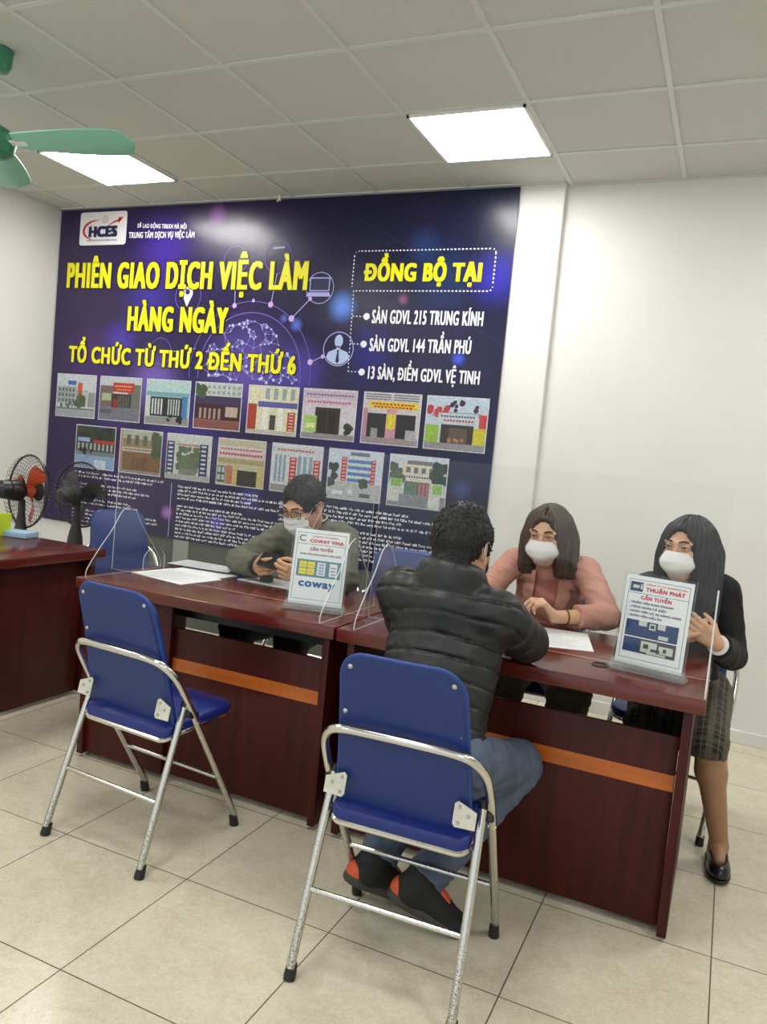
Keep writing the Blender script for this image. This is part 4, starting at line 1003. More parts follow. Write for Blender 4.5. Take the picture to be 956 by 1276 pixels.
def eyes(P, M, parent, closed=.3, brow=(30, 26, 24), wide=1.0, look=(0, 0)):
    r, f, u = M; me_ = mat('eye_white', srgb(226, 220, 212), .25); mi = mat('iris_dark', srgb(34, 22, 16), .15); ml = mat('lash_line', srgb(28, 22, 20), .6); mb = mat('brow_%d' % brow[0], srgb(*brow), .8)
    for s in (-1, 1):
        c = P(.033*s, .0905, .0125); b = MB(); b.ellipsoid(c, (.0085, .0065, .0048*wide), rot=Matrix(M.tolist()).transposed(), nu=14, nv=8); e = b.build('eye', me_, parent, parent.location)
        b = MB(); ic = np.asarray(c)+r*look[0]+u*look[1]+f*.0045; b.ellipsoid(ic, (.0046, .0028, .0044*wide), rot=Matrix(M.tolist()).transposed(), nu=12, nv=8); b.build('iris', mi, e, parent.location)
        b = MB(); b.tube(smoothpath([P((.033-.0125)*s, .092, .0125), P(.033*s, .0985, .0175), P((.033+.0135)*s, .090, .0145)], 6), [.0012]+[.0019]*11+[.0011], 6); b.build('lashes', ml, e, parent.location)
        b = MB(); b.tube(smoothpath([P(.013*s, .1035, .0325), P(.030*s, .1005, .0385), P(.046*s, .088, .0345)], 6), [.0018]+[.0032]*11+[.0010], 6); b.build('eyebrow', mb, parent, parent.location)

def strand_disp(c, M, amp, freq):
    r, f, u = M
    def g(X, Y, Z):
        px, py, pz = X-c[0], Y-c[1], Z-c[2]; a = px*r[0]+py*r[1]+pz*r[2]; b = px*f[0]+py*f[1]+pz*f[2]; w = px*u[0]+py*u[1]+pz*u[2]
        th = np.arctan2(a, b); return amp*(np.sin(th*freq+3*np.sin(w*22))*.6+np.sin(th*freq*1.7+1+w*15)*.4)
    return g

def tufts(ob, P, M, n, L, r0, flow, keep=None, seed=1):
    """short locks lying on a head of hair, joined into the hair mesh"""
    g = np.random.default_rng(seed); me = ob.data; off = np.array(ob.parent.location); nv = len(me.vertices)
    co = np.zeros(nv*3); me.vertices.foreach_get('co', co); co = co.reshape(-1, 3); no = np.zeros(nv*3); me.vertices.foreach_get('normal', no); no = no.reshape(-1, 3)
    ids = g.choice(nv, min(n, nv), replace=False); V = []; F = []
    for i in ids:
        p = co[i]; nn = no[i]
        if keep is not None and not keep(p+off): continue
        t = flow(p+off)+g.normal(size=3)*.35; t = t-nn*np.dot(t, nn); t = nrm(t); b = np.cross(nn, t); ln = L*g.uniform(.6, 1.3); w = r0*g.uniform(.7, 1.3); k = len(V); p0 = p-nn*.002
        for s, ww, up in ((0, .8, 0), (.5, 1.0, .35), (1.0, .0, .55)):
            c = p0+t*ln*s+nn*ln*up*.45
            if s < 1: V += [c+b*w*ww, c+nn*w*.9*ww, c-b*w*ww]
            else: V.append(c)
        F += [(k, k+1, k+4, k+3), (k+1, k+2, k+5, k+4), (k+3, k+4, k+6), (k+4, k+5, k+6)]
    b = bmesh.new(); b.from_mesh(me); vs = [b.verts.new(v) for v in V]
    for f in F: b.faces.new([vs[i] for i in f]).smooth = True
    b.to_mesh(me); b.free()
# ================================================================ people
def skin(name, col):
    m = mat(name, srgb(*col), .5, noise=.05, nscale=18, bump=.06, bscale=320, sss=.12); return m
def cloth(name, col, rough=.8, bump=.25, bscale=420, noise=.08, nscale=14): return mat(name, srgb(*col), rough, noise=noise, nscale=nscale, bump=bump, bscale=bscale)
def hairmat(name, c0, c1):
    m = mat(name); t = NT(m); v = t.coord((34, 34, 5)); n = t.add('ShaderNodeTexNoise', i_Scale=2.5, i_Detail=4.0); t.link(v, n.inputs['Vector'])
    t.link(t.ramp(n.outputs['Fac'], [(.3, srgb(*c0)), (.7, srgb(*c1))]), t.b.inputs['Base Color']); t.b.inputs['Roughness'].default_value = .55; t.bump(n.outputs['Fac'], .3, .004); return m
m_mask = cloth('white_mask_fabric', (232, 232, 230), .85, .1, 500, .02)
m_shoe_black = mat('black_leather', srgb(16, 16, 17), .3)

def whole_body(J, sk, parent, h=.004, sc=1.0, hand_l=None, hand_r=None, thin=1.0):
    pts = [J[k] for k in J if k not in ('f', 'up', 'ft')]; lo, hi = bounds(pts, .17); F = Field(lo, hi, h)
    M = frame(J['f'], J.get('up', (0, 0, 1)))
    put_torso(F, J, 0.0, .06, sc=sc)
    for a in 'lr':
        limb(F, [J['s'+a], J['e'+a], J['w'+a]], [.050*thin, .040*thin, .027*thin], .03)
        limb(F, [J['h'+a], J['k'+a]], [.085*thin, .057*thin], .04); k, an = J['k'+a], J['a'+a]; d = nrm(an-k); cal = nrm(np.cross(d, np.cross(J['h'+a]-k, d)))
        limb(F, [k, k+(an-k)*.32+cal*.012, an], [.054*thin, .053*thin, .033*thin], .03)
        F.ell(k+(an-k)*.02-cal*.012, (.050*thin, .050*thin, .055*thin), None, .03)
        t_ = an+(J['t'+a]-an)*J.get('ft', .60); F.rc(an+(0, 0, -.03), t_, .028, .018, .02); F.rc(an+(0, 0, -.02), an+nrm(an-t_)*.035+V3(0, 0, -.045), .028, .026, .02)
    P = put_head(F, J['head'], M, mid(J['sl'], J['sr'])+V3(0, 0, .02))
    if hand_l: put_hand(F, J['wl'], side=-1, **hand_l)
    if hand_r: put_hand(F, J['wr'], side=1, **hand_r)
    o = F.mesh('body', sk, parent, parent.location); return o, P, M

def short_hair(P, M, m, parent, name='hair', top=.0, nape=-.066):
    c = P(0, -.012, .03); F = Field(c-.16, c+.16, .0035)
    F.ell(P(0, -.012, .026+top), (.0855, .106, .101), M, 0)
    F.ell(P(0, .124, -.006), (.084, .068, .104), M, .012, 's')
    r, f, u = M; F.cut(P(0, -.090, nape), f*(-.009-nape)-u*.13, .006)
    if nape < -.07: F.ell(P(0, -.062, -.055), (.060, .042, .05), M, .02)
    for s in (-1, 1): F.ell(P(.084*s, -.006, -.010), (.020, .026, .036), M, .008, 's')
    F.disp(strand_disp(P(0, -.01, .02), M, .0007, 34)); F.disp(wrinkles(.0016, 77))
    return F.mesh(name, m, parent, parent.location)

def long_hair(P, M, m, parent, drop, side_len=0.0, win_=(.060, .088, .114), part=0.0):
    c = P(0, -.01, -.06); F = Field(c-.30, c+.30, .004); r, f, u = M
    F.ell(P(0, -.012, .028), (.088, .108, .104), M, 0)
    for s in (-1, 1):
        F.ell(P(.066*s, .000, -.045), (.040, .080, .135), M, .03)
        F.rc(P(.070*s, .010, -.03), P(.086*s, .012, -drop+.02), .040, .036, .04)
        F.rc(P(.055*s, -.05, -.03), P(.070*s, -.045, -drop+.02), .048, .044, .05)
        if side_len: F.rc(P(.080*s, .02, -drop+.03), P(.088*s, .045, -drop-side_len), .038, .020, .04)
    F.ell(P(0, -.062, -.06), (.088, .050, .15), M, .03)
    F.ell(P(part, .122, -.022), (win_[0], win_[1], win_[2]), M, .012, 's')
    F.ell(P(part, .115, -.12), (.060, .085, .10), M, .02, 's')
    F.rc(P(part, .095, .092), P(part, -.04, .136), .0035, .0035, .012, 's')
    if not side_len: F.cut(P(0, 0, -drop), -u, .008)
    F.disp(strand_disp(P(0, -.01, 0), M, .0034, 30))
    return F.mesh('hair', m, parent, parent.location)

def ring_collar(F, c, up, fw, R, r, k=.02, gap=0, tilt=0, h=.03):
    up = nrm(up); fw = nrm(np.asarray(fw)-up*np.dot(fw, up)); rt = np.cross(fw, up); n = 14; pts = []
    for i in range(n+1):
        a = -PI/2+gap/2+(2*PI-gap)*i/n - PI*0; q = c+(rt*math.cos(a+PI)*R*1.05+fw*math.sin(a+PI)*R*-1)*1.0; pts.append(q)
    for i in range(n): F.rc(pts[i], pts[i+1], r, r, k); F.rc(pts[i]+up*h, pts[i+1]+up*h, r, r, k)

def wrinkles(amp, seed):
    g = np.random.default_rng(seed); W = [(g.normal(size=3)*g.uniform(22, 95), g.uniform(0, 6)) for _ in range(14)]
    def f(X, Y, Z):
        s = 0
        for w, p in W: s = s+np.sin(w[0]*X+w[1]*Y+w[2]*Z*1.6+p)
        return amp*s/5
    return f

def trousers(J, m, parent, t=.014, knee=.062, cuff=.050, h=.006, end=.90, name='trousers', seed=1, wide=1.0):
    pts = [J[k] for k in ('pel', 'hl', 'hr', 'kl', 'kr', 'al', 'ar')]; lo, hi = bounds(pts, .2); F = Field(lo, hi, h); M = np.stack([nrm(J['hr']-J['hl']), np.cross((0, 0, 1), nrm(J['hr']-J['hl'])), V3(0, 0, 1)])
    F.ell(J['pel'], (.162+t, .118+t, .11), M, 0)
    for a in 'lr':
        F.rc(J['h'+a], J['k'+a], (.088+t)*wide, (knee+.004)*wide, .05); d_ = nrm(J['a'+a]-J['k'+a]); cal = nrm(np.cross(d_, np.cross(J['h'+a]-J['k'+a], d_))); F.rc(J['k'+a], J['k'+a]+(J['a'+a]-J['k'+a])*.36+cal*.012, knee*wide, .064, .03); e = J['k'+a]+(J['a'+a]-J['k'+a])*end
        F.rc(J['k'+a], e, knee*wide, cuff*wide, .02); F.cut(e+nrm(e-J['k'+a])*.012, e-J['k'+a], .0, e-.075, e+.075)
    F.disp(wrinkles(.0042, seed)); return F.mesh(name, m, parent, parent.location)

def coat(J, t, tl, h, arm=(.058, .050, .040), sl=1.0, seed=3, amp=.002, hem=None, extra=None, sc=1.0, k=.06):
    pts = [J[q] for q in ('pel', 'ch', 'sl', 'sr', 'el', 'er', 'wl', 'wr')]; lo, hi = bounds(pts, .22); F = Field(lo, hi, h)
    M = put_torso(F, J, t, k, sc=sc)
    if extra: extra(F, M)
    for a in 'lr':
        w = J['e'+a]+(J['w'+a]-J['e'+a])*sl; F.rc(J['s'+a], J['e'+a], arm[0]+tl, arm[1]+tl, .03); F.rc(J['e'+a], w, arm[1]+tl, arm[2]+tl, .012)
        d = nrm(w-J['e'+a]); F.cut(w+d*.006, d, 0, w-.075, w+.075)
    F.disp(wrinkles(amp, seed)); return F, M

def shoe(J, a, m_up, m_sole, parent, low=False, width=.040, name='shoe', lace=None, accent=None):
    """shoe along heel -> toe of joint set (ankle a, toe t); built from its own field"""
    an, to = J['a'+a], J['t'+a]; nS = J.get('n'+a, V3(0, 0, 1)); d = nrm((to-an)-nS*np.dot(to-an, nS)); s = np.cross(d, nS); B = an-nS*J.get('ah', .085)   # sole point under the ankle
    q = lambda x, y, z: B+d*x+s*y+nS*z; L = J.get('fl', .255); M = np.stack([s, d, nS]); lo, hi = bounds([q(-.07, 0, 0), q(L-.07, 0, 0), q(0, 0, .13)], .08); F = Field(lo, hi, .004)
    x1 = L-.065
    F.ell(q(-.025, 0, .038), (width*.86, .045, .045), M, 0); F.ell(q(x1-.055, 0, .026), (width*1.08, .062, .034), M, .03); F.ell(q(x1-.13, 0, .036), (width*.95, .075, .040), M, .03)
    if not low: F.rc(q(-.012, 0, .05), q(-.012, 0, .10), .044, .043, .03); F.rc(q(.01, 0, .08), q(x1-.10, 0, .048), .034, .028, .03)
    else:
        F.ell(q(.045, 0, .078), (width*.86, .100, .050), M, .006, 's')
    F.cut(q(0, 0, .012), -nS, 0); up = F.mesh(name, m_up, parent, parent.location)
    F = Field(lo, hi, .004); F.ell(q(-.028, 0, .014), (width*.98, .050, .04), M, 0); F.ell(q(x1-.055, 0, .012), (width*1.14, .066, .03), M, .05); F.ell(q(x1-.13, 0, .012), (width*1.0, .085, .03), M, .03)
    F.cut(q(0, 0, .030 if not low else .014), nS, 0); F.cut(q(0, 0, .0), -nS, 0); so = F.mesh('sole', m_sole, up); so.location = (0, 0, 0); so.data.transform(Matrix.Translation(-Vector(parent.location)))
    if accent:
        F = Field(lo, hi, .004); F.ell(q(-.030, 0, .036), (width*.95, .0485, .042), M, 0); F.cut(q(-.012, 0, 0), d+nS*.5, 0); F.cut(q(0, 0, .066), nS, 0); F.cut(q(0, 0, .012), -nS, 0)
        o = F.mesh('heel_counter', accent, up); o.data.transform(Matrix.Translation(-Vector(parent.location))); o['label'] = 'orange heel of the shoe'
        b = MB(); b.box(q(.072, 0, .082), (.034, .05, .014), Matrix(M.tolist()).transposed() @ Matrix.Rotation(-.5, 3, 'X'), .004); b.build('tongue', accent, up, parent.location)['label'] = 'orange tongue of the shoe'
        b = MB()
        for i in range(4): b.tube(smoothpath([q(.06+.020*i, -.026, .072-.007*i), q(.065+.020*i, 0, .088-.010*i), q(.06+.020*i, .026, .072-.007*i)], 4), .0028, 6)
        b.build('laces', lace, up, parent.location, weld=False)
    return up

# ---------------------------------------------------------------- man in the black puffer jacket (seen from behind)
J = dict(pel=V3(-.700, 2.035, .545), ch=V3(-.725, 2.195, .870), sr=V3(-.570, 2.175, .940), sl=V3(-.875, 2.160, .965), er=V3(-.530, 2.410, .826), el=V3(-.945, 2.400, .826), wr=V3(-.700, 2.590, .800), wl=V3(-.860, 2.640, .800),
         hr=V3(-.610, 2.03, .530), hl=V3(-.800, 2.03, .530), kr=V3(-.515, 2.385, .440), kl=V3(-.800, 2.390, .450), ar=V3(-.690, 2.105, .145), al=V3(-.850, 2.130, .150), tr=V3(-.545, 2.150, .035), tl=V3(-.745, 2.240, .035),
         head=V3(-.712, 2.215, 1.118), f=V3(.14, .97, -.18))
J['ft'] = .30; J['nr'] = nrm(V3(.35, .10, .9)); J['nl'] = nrm(V3(.30, .25, .9))
man = thing('person', 'person with short black hair in a black quilted jacket and jeans, seen from behind', 'person', (J['pel'][0], J['pel'][1], 0))
body, P, M = whole_body(J, skin('skin_tan', (190, 142, 112)), man, hand_r=dict(fd=(-.8, .55, -.05), pn=(-.1, -.1, -1), curl=(.3, .3, .35, .4)), hand_l=dict(fd=(.75, .6, -.05), pn=(.1, 0, -1), curl=(.3, .3, .3, .3)))
eyes(P, M, man)
mask_mesh(P, M, 'flat', 'face_mask', m_mask, man)
ho = short_hair(P, M, hairmat('black_hair', (8, 8, 9), (22, 21, 22)), man, top=.002, nape=-.088)
crown = P(0, -.04, .13); tufts(ho, P, M, 2200, .017, .0028, lambda p: (p-crown)*3-M[2]*.15, seed=3)
m_puff = mat('black_puffer_nylon', srgb(27, 31, 31), .46, noise=.12, nscale=10, bump=.3, bscale=60)
up_ = nrm(J['ch']-J['pel']); F, TM = coat(J, .022, .014, .005, amp=.0015, seed=5, sl=.96)
pit = .057
def quilt(X, Y, Z):
    s = (X-J['pel'][0])*up_[0]+(Y-J['pel'][1])*up_[1]+(Z-J['pel'][2])*up_[2]+.006*np.sin(9*X)
    lat = np.abs((X-J['pel'][0])*TM[0][0]+(Y-J['pel'][1])*TM[0][1]+(Z-J['pel'][2])*TM[0][2]); p = (s/pit) % 1.0-.5
    g = np.exp(-(p/.07)**2)*.008-.004*np.cos(p*2*PI)*0
    return g*np.clip((.235-lat)/.03, 0, 1)
F.disp(quilt)
def armquilt(A, B, off):
    d = nrm(B-A); L_ = np.linalg.norm(B-A)
    def g(X, Y, Z):
        s = (X-A[0])*d[0]+(Y-A[1])*d[1]+(Z-A[2])*d[2]; rr = np.sqrt(np.maximum((X-A[0])**2+(Y-A[1])**2+(Z-A[2])**2-s*s, 0)); p = ((s+off)/.085) % 1.0-.5
        return np.exp(-(p/.09)**2)*.007*((s > .09) & (s < L_) & (rr < .10))
    return g
for a in 'lr':
    F.disp(armquilt(J['s'+a], J['e'+a], .03)); F.disp(armquilt(J['e'+a], J['w'+a], .0))
nb = mid(J['sl'], J['sr'])+V3(0, .01, .035)
F.rc(nb+V3(0, -.01, -.03), nb+V3(0, .0, .015), .105, .070, .06); ring_collar(F, nb+V3(0, -.008, .022), J['head']-nb, (.1, 1, 0), .066, .017, .035, h=.034)
hemp = J['pel']-up_*.085; F.cut(hemp, -up_, .01, J['pel']-.25, J['pel']+.25)
F.mesh('puffer_jacket', m_puff, man, man.location)
trousers(J, cloth('blue_denim', (82, 94, 112), .8, .35, 500, .22, 9), man, t=.012, knee=.068, cuff=.060, end=.96, seed=8, name='jeans')
for a in 'lr':
    J['ah'] = .09; J['fl'] = .240
    shoe(J, a, mat('black_knit', srgb(22, 22, 24), .75, bump=.3), mat('grey_rubber', srgb(62, 60, 56), .7, bump=.3, bscale=80), man, lace=m_black, accent=mat('orange_heel', srgb(206, 86, 44), .5))

# ---------------------------------------------------------------- man in the grey-green coat
J = dict(pel=V3(-1.880, 3.450, .545), ch=V3(-1.790, 3.270, .880), sr=V3(-1.935, 3.215, .930), sl=V3(-1.595, 3.200, .968), er=V3(-2.030, 3.020, .815), el=V3(-1.475, 3.010, .820), wr=V3(-1.868, 2.925, .822), wl=V3(-1.622, 2.905, .824),
         hr=V3(-1.97, 3.42, .53), hl=V3(-1.79, 3.42, .53), kr=V3(-2.02, 3.03, .50), kl=V3(-1.72, 3.02, .50), ar=V3(-2.02, 3.06, .09), al=V3(-1.72, 3.05, .09), tr=V3(-2.04, 2.90, .03), tl=V3(-1.70, 2.89, .03),
         head=V3(-1.742, 3.070, 1.105), f=V3(-.13, -.90, -.46))
man = thing('person', 'masked man in a grey-green coat and glasses looking down at a phone', 'person', (J['pel'][0], J['pel'][1], 0))
body, P, M = whole_body(J, skin('skin_warm', (206, 158, 124)), man, hand_r=dict(fd=(.62, -.72, .12), pn=(.8, .55, .2), curl=(.75, .8, .85, .9), tc=.9), hand_l=dict(fd=(-.62, -.72, .12), pn=(-.8, .55, .2), curl=(.75, .8, .85, .9), tc=.9))
eyes(P, M, man, wide=.6)
ho = short_hair(P, M, hairmat('dark_brown_black_hair', (12, 12, 12), (34, 33, 31)), man, top=.006)
crown = P(0, -.05, .13); tufts(ho, P, M, 2200, .018, .0028, lambda p: (p-crown)*3-M[2]*.1+M[1]*.1, seed=5)
mask_mesh(P, M, 'flat', 'face_mask', m_mask, man)
gl = MB(); mg = mat('glasses_frame', srgb(30, 28, 28), .3)
for s in (-1, 1):
    cx = .033*s; gl.tube([P(cx+a, .1105-.25*a*a*8 - (.004 if a*s > 0.01 else 0), .010+b_) for a, b_ in [(p[0], p[1]) for p in rr_world(-.026, -.018, .026, .017, .010, 4)]], .0016, 6, closed=True)
    gl.tube(smoothpath([P(.058*s, .103, .016), P(.071*s, .075, .018), P(.080*s, .010, .012), P(.080*s, -.020, .0)], 5), .0014, 6)
gl.tube(smoothpath([P(-.008, .111, .012), P(0, .114, .016), P(.008, .111, .012)], 4), .0014, 6)
gl.build('glasses', mg, man, man.location, weld=False)
m_olive = cloth('grey_green_wool', (98, 98, 84), .9, .35, 500, .1, 30)
m_lap = cloth('grey_green_wool_lapel', (86, 86, 73), .9, .35, 500, .1, 30)
F, TM = coat(J, .020, .010, .005, amp=.0055, seed=11, sl=.93, arm=(.054, .050, .042))
up_ = TM[2]; nb = mid(J['sl'], J['sr'])+V3(0, .0, .03)
ring_collar(F, nb, J['head']-nb+V3(0, .1, .1), TM[1], .070, .016, .02, h=.022)
co = F.mesh('coat', m_olive, man, man.location); bv = bvh_of(co)
ux, uy = -TM[0], TM[2]
patch(bv, [(.018, .115), (.075, .10), (.115, .055), (.088, .035), (.10, .018), (.012, -.13), (.0, -.13)], J['ch'], ux, uy, 'lapel', m_lap, man, .007, .008)
patch(bv, [(-.018, .115), (-.0, -.13), (-.012, -.13), (-.10, .018), (-.088, .035), (-.115, .055), (-.075, .10)], J['ch'], ux, uy, 'lapel', m_lap, man, .007, .008)
for x, z in ((.028, -.13), (-.05, -.10), (-.05, -.02)):
    h = bv.ray_cast(Vector(J['ch']+ux*x+uy*z+TM[1]*.4), Vector(-TM[1]), 1)
    if h[0]: MB().lathe([(.0, 0), (.009, 0), (.010, .003), (.007, .005), (.0, .004)], h[0]+h[1]*.001, h[1], n=14).build('button', m_black, man, man.location)
b = MB(); fwc = nrm(V3(-.13, -1, 0)); 
b.tube([nb+V3(.074*math.cos(a), .062*math.sin(a)-.028, .052+.022*math.sin(a)) for a in [2*PI*i/24 for i in range(24)]], .010, 8, closed=True); b.build('inner_collar', cloth('black_knit_collar', (24, 24, 26)), man, man.location)
b = MB(); b.tube([nb+V3(.078*math.cos(a), .066*math.sin(a)-.028, .064+.022*math.sin(a)) for a in [2*PI*i/24 for i in range(24)]], .003, 6, closed=True); b.build('collar_stripe', cloth('cream_knit', (206, 200, 176)), man, man.location)
for a in 'lr':
    w = J['e'+a]+(J['w'+a]-J['e'+a])*.93; d = nrm(J['w'+a]-J['e'+a]); MB().lathe([(.036, -.008), (.040, 0), (.038, .016), (.030, .020)], w, d, n=22).build('sweater_cuff', mat('black_knit_collar'), man, man.location)
trousers(J, cloth('black_trousers', (26, 26, 30)), man, knee=.072, seed=4)
for a in 'lr': J['ah'] = .085; shoe(J, a, m_shoe_black, m_black, man)
b = MB(); b.box((0, 0, 0), (.152, .074, .009), bev=.004, seg=3); ph = b.build('phone', m_black); ph.location = (-1.747, 2.868, .866); ph.rotation_euler = (.85, .10, .02)
MB().box((0, 0, .0048), (.142, .066, .0006)).build('phone_screen', mat('dark_screen', srgb(20, 24, 30), .08), ph, smooth=0)
tag(ph, 'black mobile phone held in both hands by the man in the grey-green coat', 'phone')

# ---------------------------------------------------------------- woman in the pink blazer
J = dict(pel=V3(-.700, 3.480, .545), ch=V3(-.665, 3.345, .885), sr=V3(-.820, 3.300, .962), sl=V3(-.512, 3.300, .962), er=V3(-.905, 3.105, .815), el=V3(-.395, 3.165, .812), wr=V3(-.800, 2.960, .800), wl=V3(-.570, 3.015, .806),
         hr=V3(-.78, 3.45, .53), hl=V3(-.62, 3.45, .53), kr=V3(-.75, 3.05, .50), kl=V3(-.49, 3.05, .50), ar=V3(-.76, 3.12, .10), al=V3(-.52, 3.12, .10), tr=V3(-.76, 2.97, .03), tl=V3(-.51, 2.97, .03),
         head=V3(-.672, 3.235, 1.098), f=V3(-.10, -.97, -.16))
wo = thing('person', 'masked woman with bobbed brown hair in a pink blazer, forearm on the desk', 'person', (J['pel'][0], J['pel'][1], 0))
body, P, M = whole_body(J, skin('skin_light', (214, 170, 138)), wo, sc=.92, thin=.9, hand_l=dict(fd=(-.66, -.25, .70), pn=(-.45, -.15, -.85), curl=(.75, .85, .9, .95), tc=.4, sc=.95), hand_r=dict(fd=(.7, -.6, 0), pn=(0, 0, -1), curl=(.3, .3, .3, .3), sc=.95))
eyes(P, M, wo, brow=(58, 44, 36), wide=.8)
long_hair(P, M, hairmat('brown_hair', (46, 36, 31), (86, 72, 62)), wo, .165)
mask_mesh(P, M, 'boat', 'face_mask', m_mask, wo)
m_pink = cloth('dusty_pink_wool', (196, 142, 126), .85, .25, 450, .05)
F, TM = coat(J, .010, .006, .005, amp=.0036, seed=21, sl=.56, sc=.90, arm=(.052, .047, .043))
co = F.mesh('blazer', m_pink, wo, wo.location); bv = bvh_of(co); ux, uy = -TM[0], TM[2]
patch(bv, [(-.050, .085), (-.03, .072), (0, .066), (.03, .072), (.050, .085), (.050, -.02), (.040, -.16), (-.040, -.16), (-.050, -.02)], J['ch'], ux, uy, 'blouse', cloth('rose_blouse', (182, 118, 108), .7), wo, .002, .002)
patch(bv, [(.048, .105), (.085, .09), (.118, .045), (.090, .030), (.104, .012), (.052, -.15), (.038, -.15), (.050, -.02)], J['ch'], ux, uy, 'lapel', m_pink, wo, .008, .012)
patch(bv, [(-.048, .105), (-.050, -.02), (-.038, -.15), (-.052, -.15), (-.104, .012), (-.090, .030), (-.118, .045), (-.085, .09)], J['ch'], ux, uy, 'lapel', m_pink, wo, .008, .012)
h = bv.ray_cast(Vector(J['ch']+ux*.072+uy*-.005+TM[1]*.4), Vector(-TM[1]), 1)
MB().lathe([(.0, 0), (.009, 0), (.009, .002), (.005, .004), (0, .004)], h[0]+h[1]*.011, h[1], n=16).build('badge', mat('dark_green_badge', srgb(38, 60, 46), .35), wo, wo.location)
b = MB(); d = nrm(J['wl']-J['el']); c = mid(J['el'], J['wl'], .80); x_ = nrm(np.cross(d, (0, 0, 1))); y_ = np.cross(d, x_)
b.tube([c+(x_*math.cos(a)+y_*math.sin(a))*.031 for a in [2*PI*i/26 for i in range(26)]], .0028, 6, closed=True); b.build('bracelet', mat('red_brown_beads', srgb(120, 62, 44), .4), wo, wo.location)
trousers(J, cloth('brown_trousers', (112, 94, 72), .8, .3, 300, .12), wo, t=.012, knee=.072, cuff=.07, seed=14, wide=1.05)
for a in 'lr': J['ah'] = .085; J['fl'] = .235; shoe(J, a, m_shoe_black, m_black, wo, low=True, width=.036)

# ---------------------------------------------------------------- woman in the black blazer and plaid skirt
J = dict(pel=V3(-.100, 3.390, .540), ch=V3(-.125, 3.285, .875), sr=V3(-.265, 3.300, .935), sl=V3(.012, 3.205, .975), er=V3(-.285, 3.130, .780), el=V3(.062, 3.235, .735), wr=V3(-.150, 3.020, .808), wl=V3(.010, 3.005, .808),
         hr=V3(-.185, 3.37, .52), hl=V3(-.015, 3.36, .52), kr=V3(-.20, 2.99, .475), kl=V3(.018, 2.975, .470), ar=V3(-.14, 3.05, .085), al=V3(.098, 3.060, .085), tr=V3(-.12, 2.92, .03), tl=V3(.108, 2.925, .03),
         head=V3(-.128, 3.170, 1.118), f=V3(-.42, -.90, -.05))
wo = thing('person', 'masked woman with long black hair in a black blazer and plaid skirt', 'person', (J['pel'][0], J['pel'][1], 0))
body, P, M = whole_body(J, skin('skin_fair', (206, 160, 128)), wo, sc=.92, thin=.9, hand_l=dict(fd=(-.72, -.12, .48), pn=(.05, .9, -.1), curl=(.45, .6, .65, .7), tc=.3, sc=.92), hand_r=dict(fd=(.85, .10, .15), pn=(.1, -.25, .95), curl=(.5, .6, .7, .8), tc=.4, sc=.95))
eyes(P, M, wo, brow=(40, 32, 28))
long_hair(P, M, hairmat('long_black_hair', (10, 10, 11), (30, 28, 28)), wo, .20, .07)
mask_mesh(P, M, 'boat', 'face_mask', m_mask, wo)
m_blk = cloth('black_suiting', (20, 20, 22), .85, .06, 220, .05)
F, TM = coat(J, .014, .008, .005, amp=.0034, seed=31, sl=.92, sc=.93, arm=(.053, .048, .040)); F.cut(J['pel']-V3(0, 0, .075), (0, 0, -1), .008)
co = F.mesh('blazer', m_blk, wo, wo.location); bv = bvh_of(co); ux, uy = -TM[0], TM[2]; m_shirt = cloth('white_shirt', (226, 226, 222), .75, .15)
patch(bv, [(-.05, .12), (.05, .12), (.045, .0), (.012, -.13), (-.012, -.13), (-.045, 0)], J['ch'], ux, uy, 'shirt', m_shirt, wo, .002, .002)
patch(bv, [(.012, .115), (.060, .125), (.070, .085), (.036, .055)], J['ch'], ux, uy, 'shirt_collar', m_shirt, wo, .006, .003)
patch(bv, [(-.012, .115), (-.036, .055), (-.070, .085), (-.060, .125)], J['ch'], ux, uy, 'shirt_collar', m_shirt, wo, .006, .003)
patch(bv, [(.055, .12), (.09, .10), (.120, .04), (.092, .025), (.104, .008), (.022, -.14), (.010, -.14), (.045, 0)], J['ch'], ux, uy, 'lapel', m_blk, wo, .006, .005)
patch(bv, [(-.055, .12), (-.045, 0), (-.010, -.14), (-.022, -.14), (-.104, .008), (-.092, .025), (-.120, .04), (-.09, .10)], J['ch'], ux, uy, 'lapel', m_blk, wo, .006, .005)
h = bv.ray_cast(Vector(J['ch']+ux*.066+uy*-.03+TM[1]*.4), Vector(-TM[1]), 1)
MB().lathe([(.0, 0), (.010, 0), (.010, .002), (.006, .004), (0, .004)], h[0]+h[1]*.012, h[1], n=16).build('badge', mat('pale_green_badge', srgb(120, 170, 140), .35), wo, wo.location)
for a in 'lr':
    w = J['e'+a]+(J['w'+a]-J['e'+a])*.92; d = nrm(J['w'+a]-J['e'+a]); MB().lathe([(.030, -.01), (.038, 0), (.037, .014), (.030, .017)], w, d, n=22).build('shirt_cuff', m_shirt, wo, wo.location)
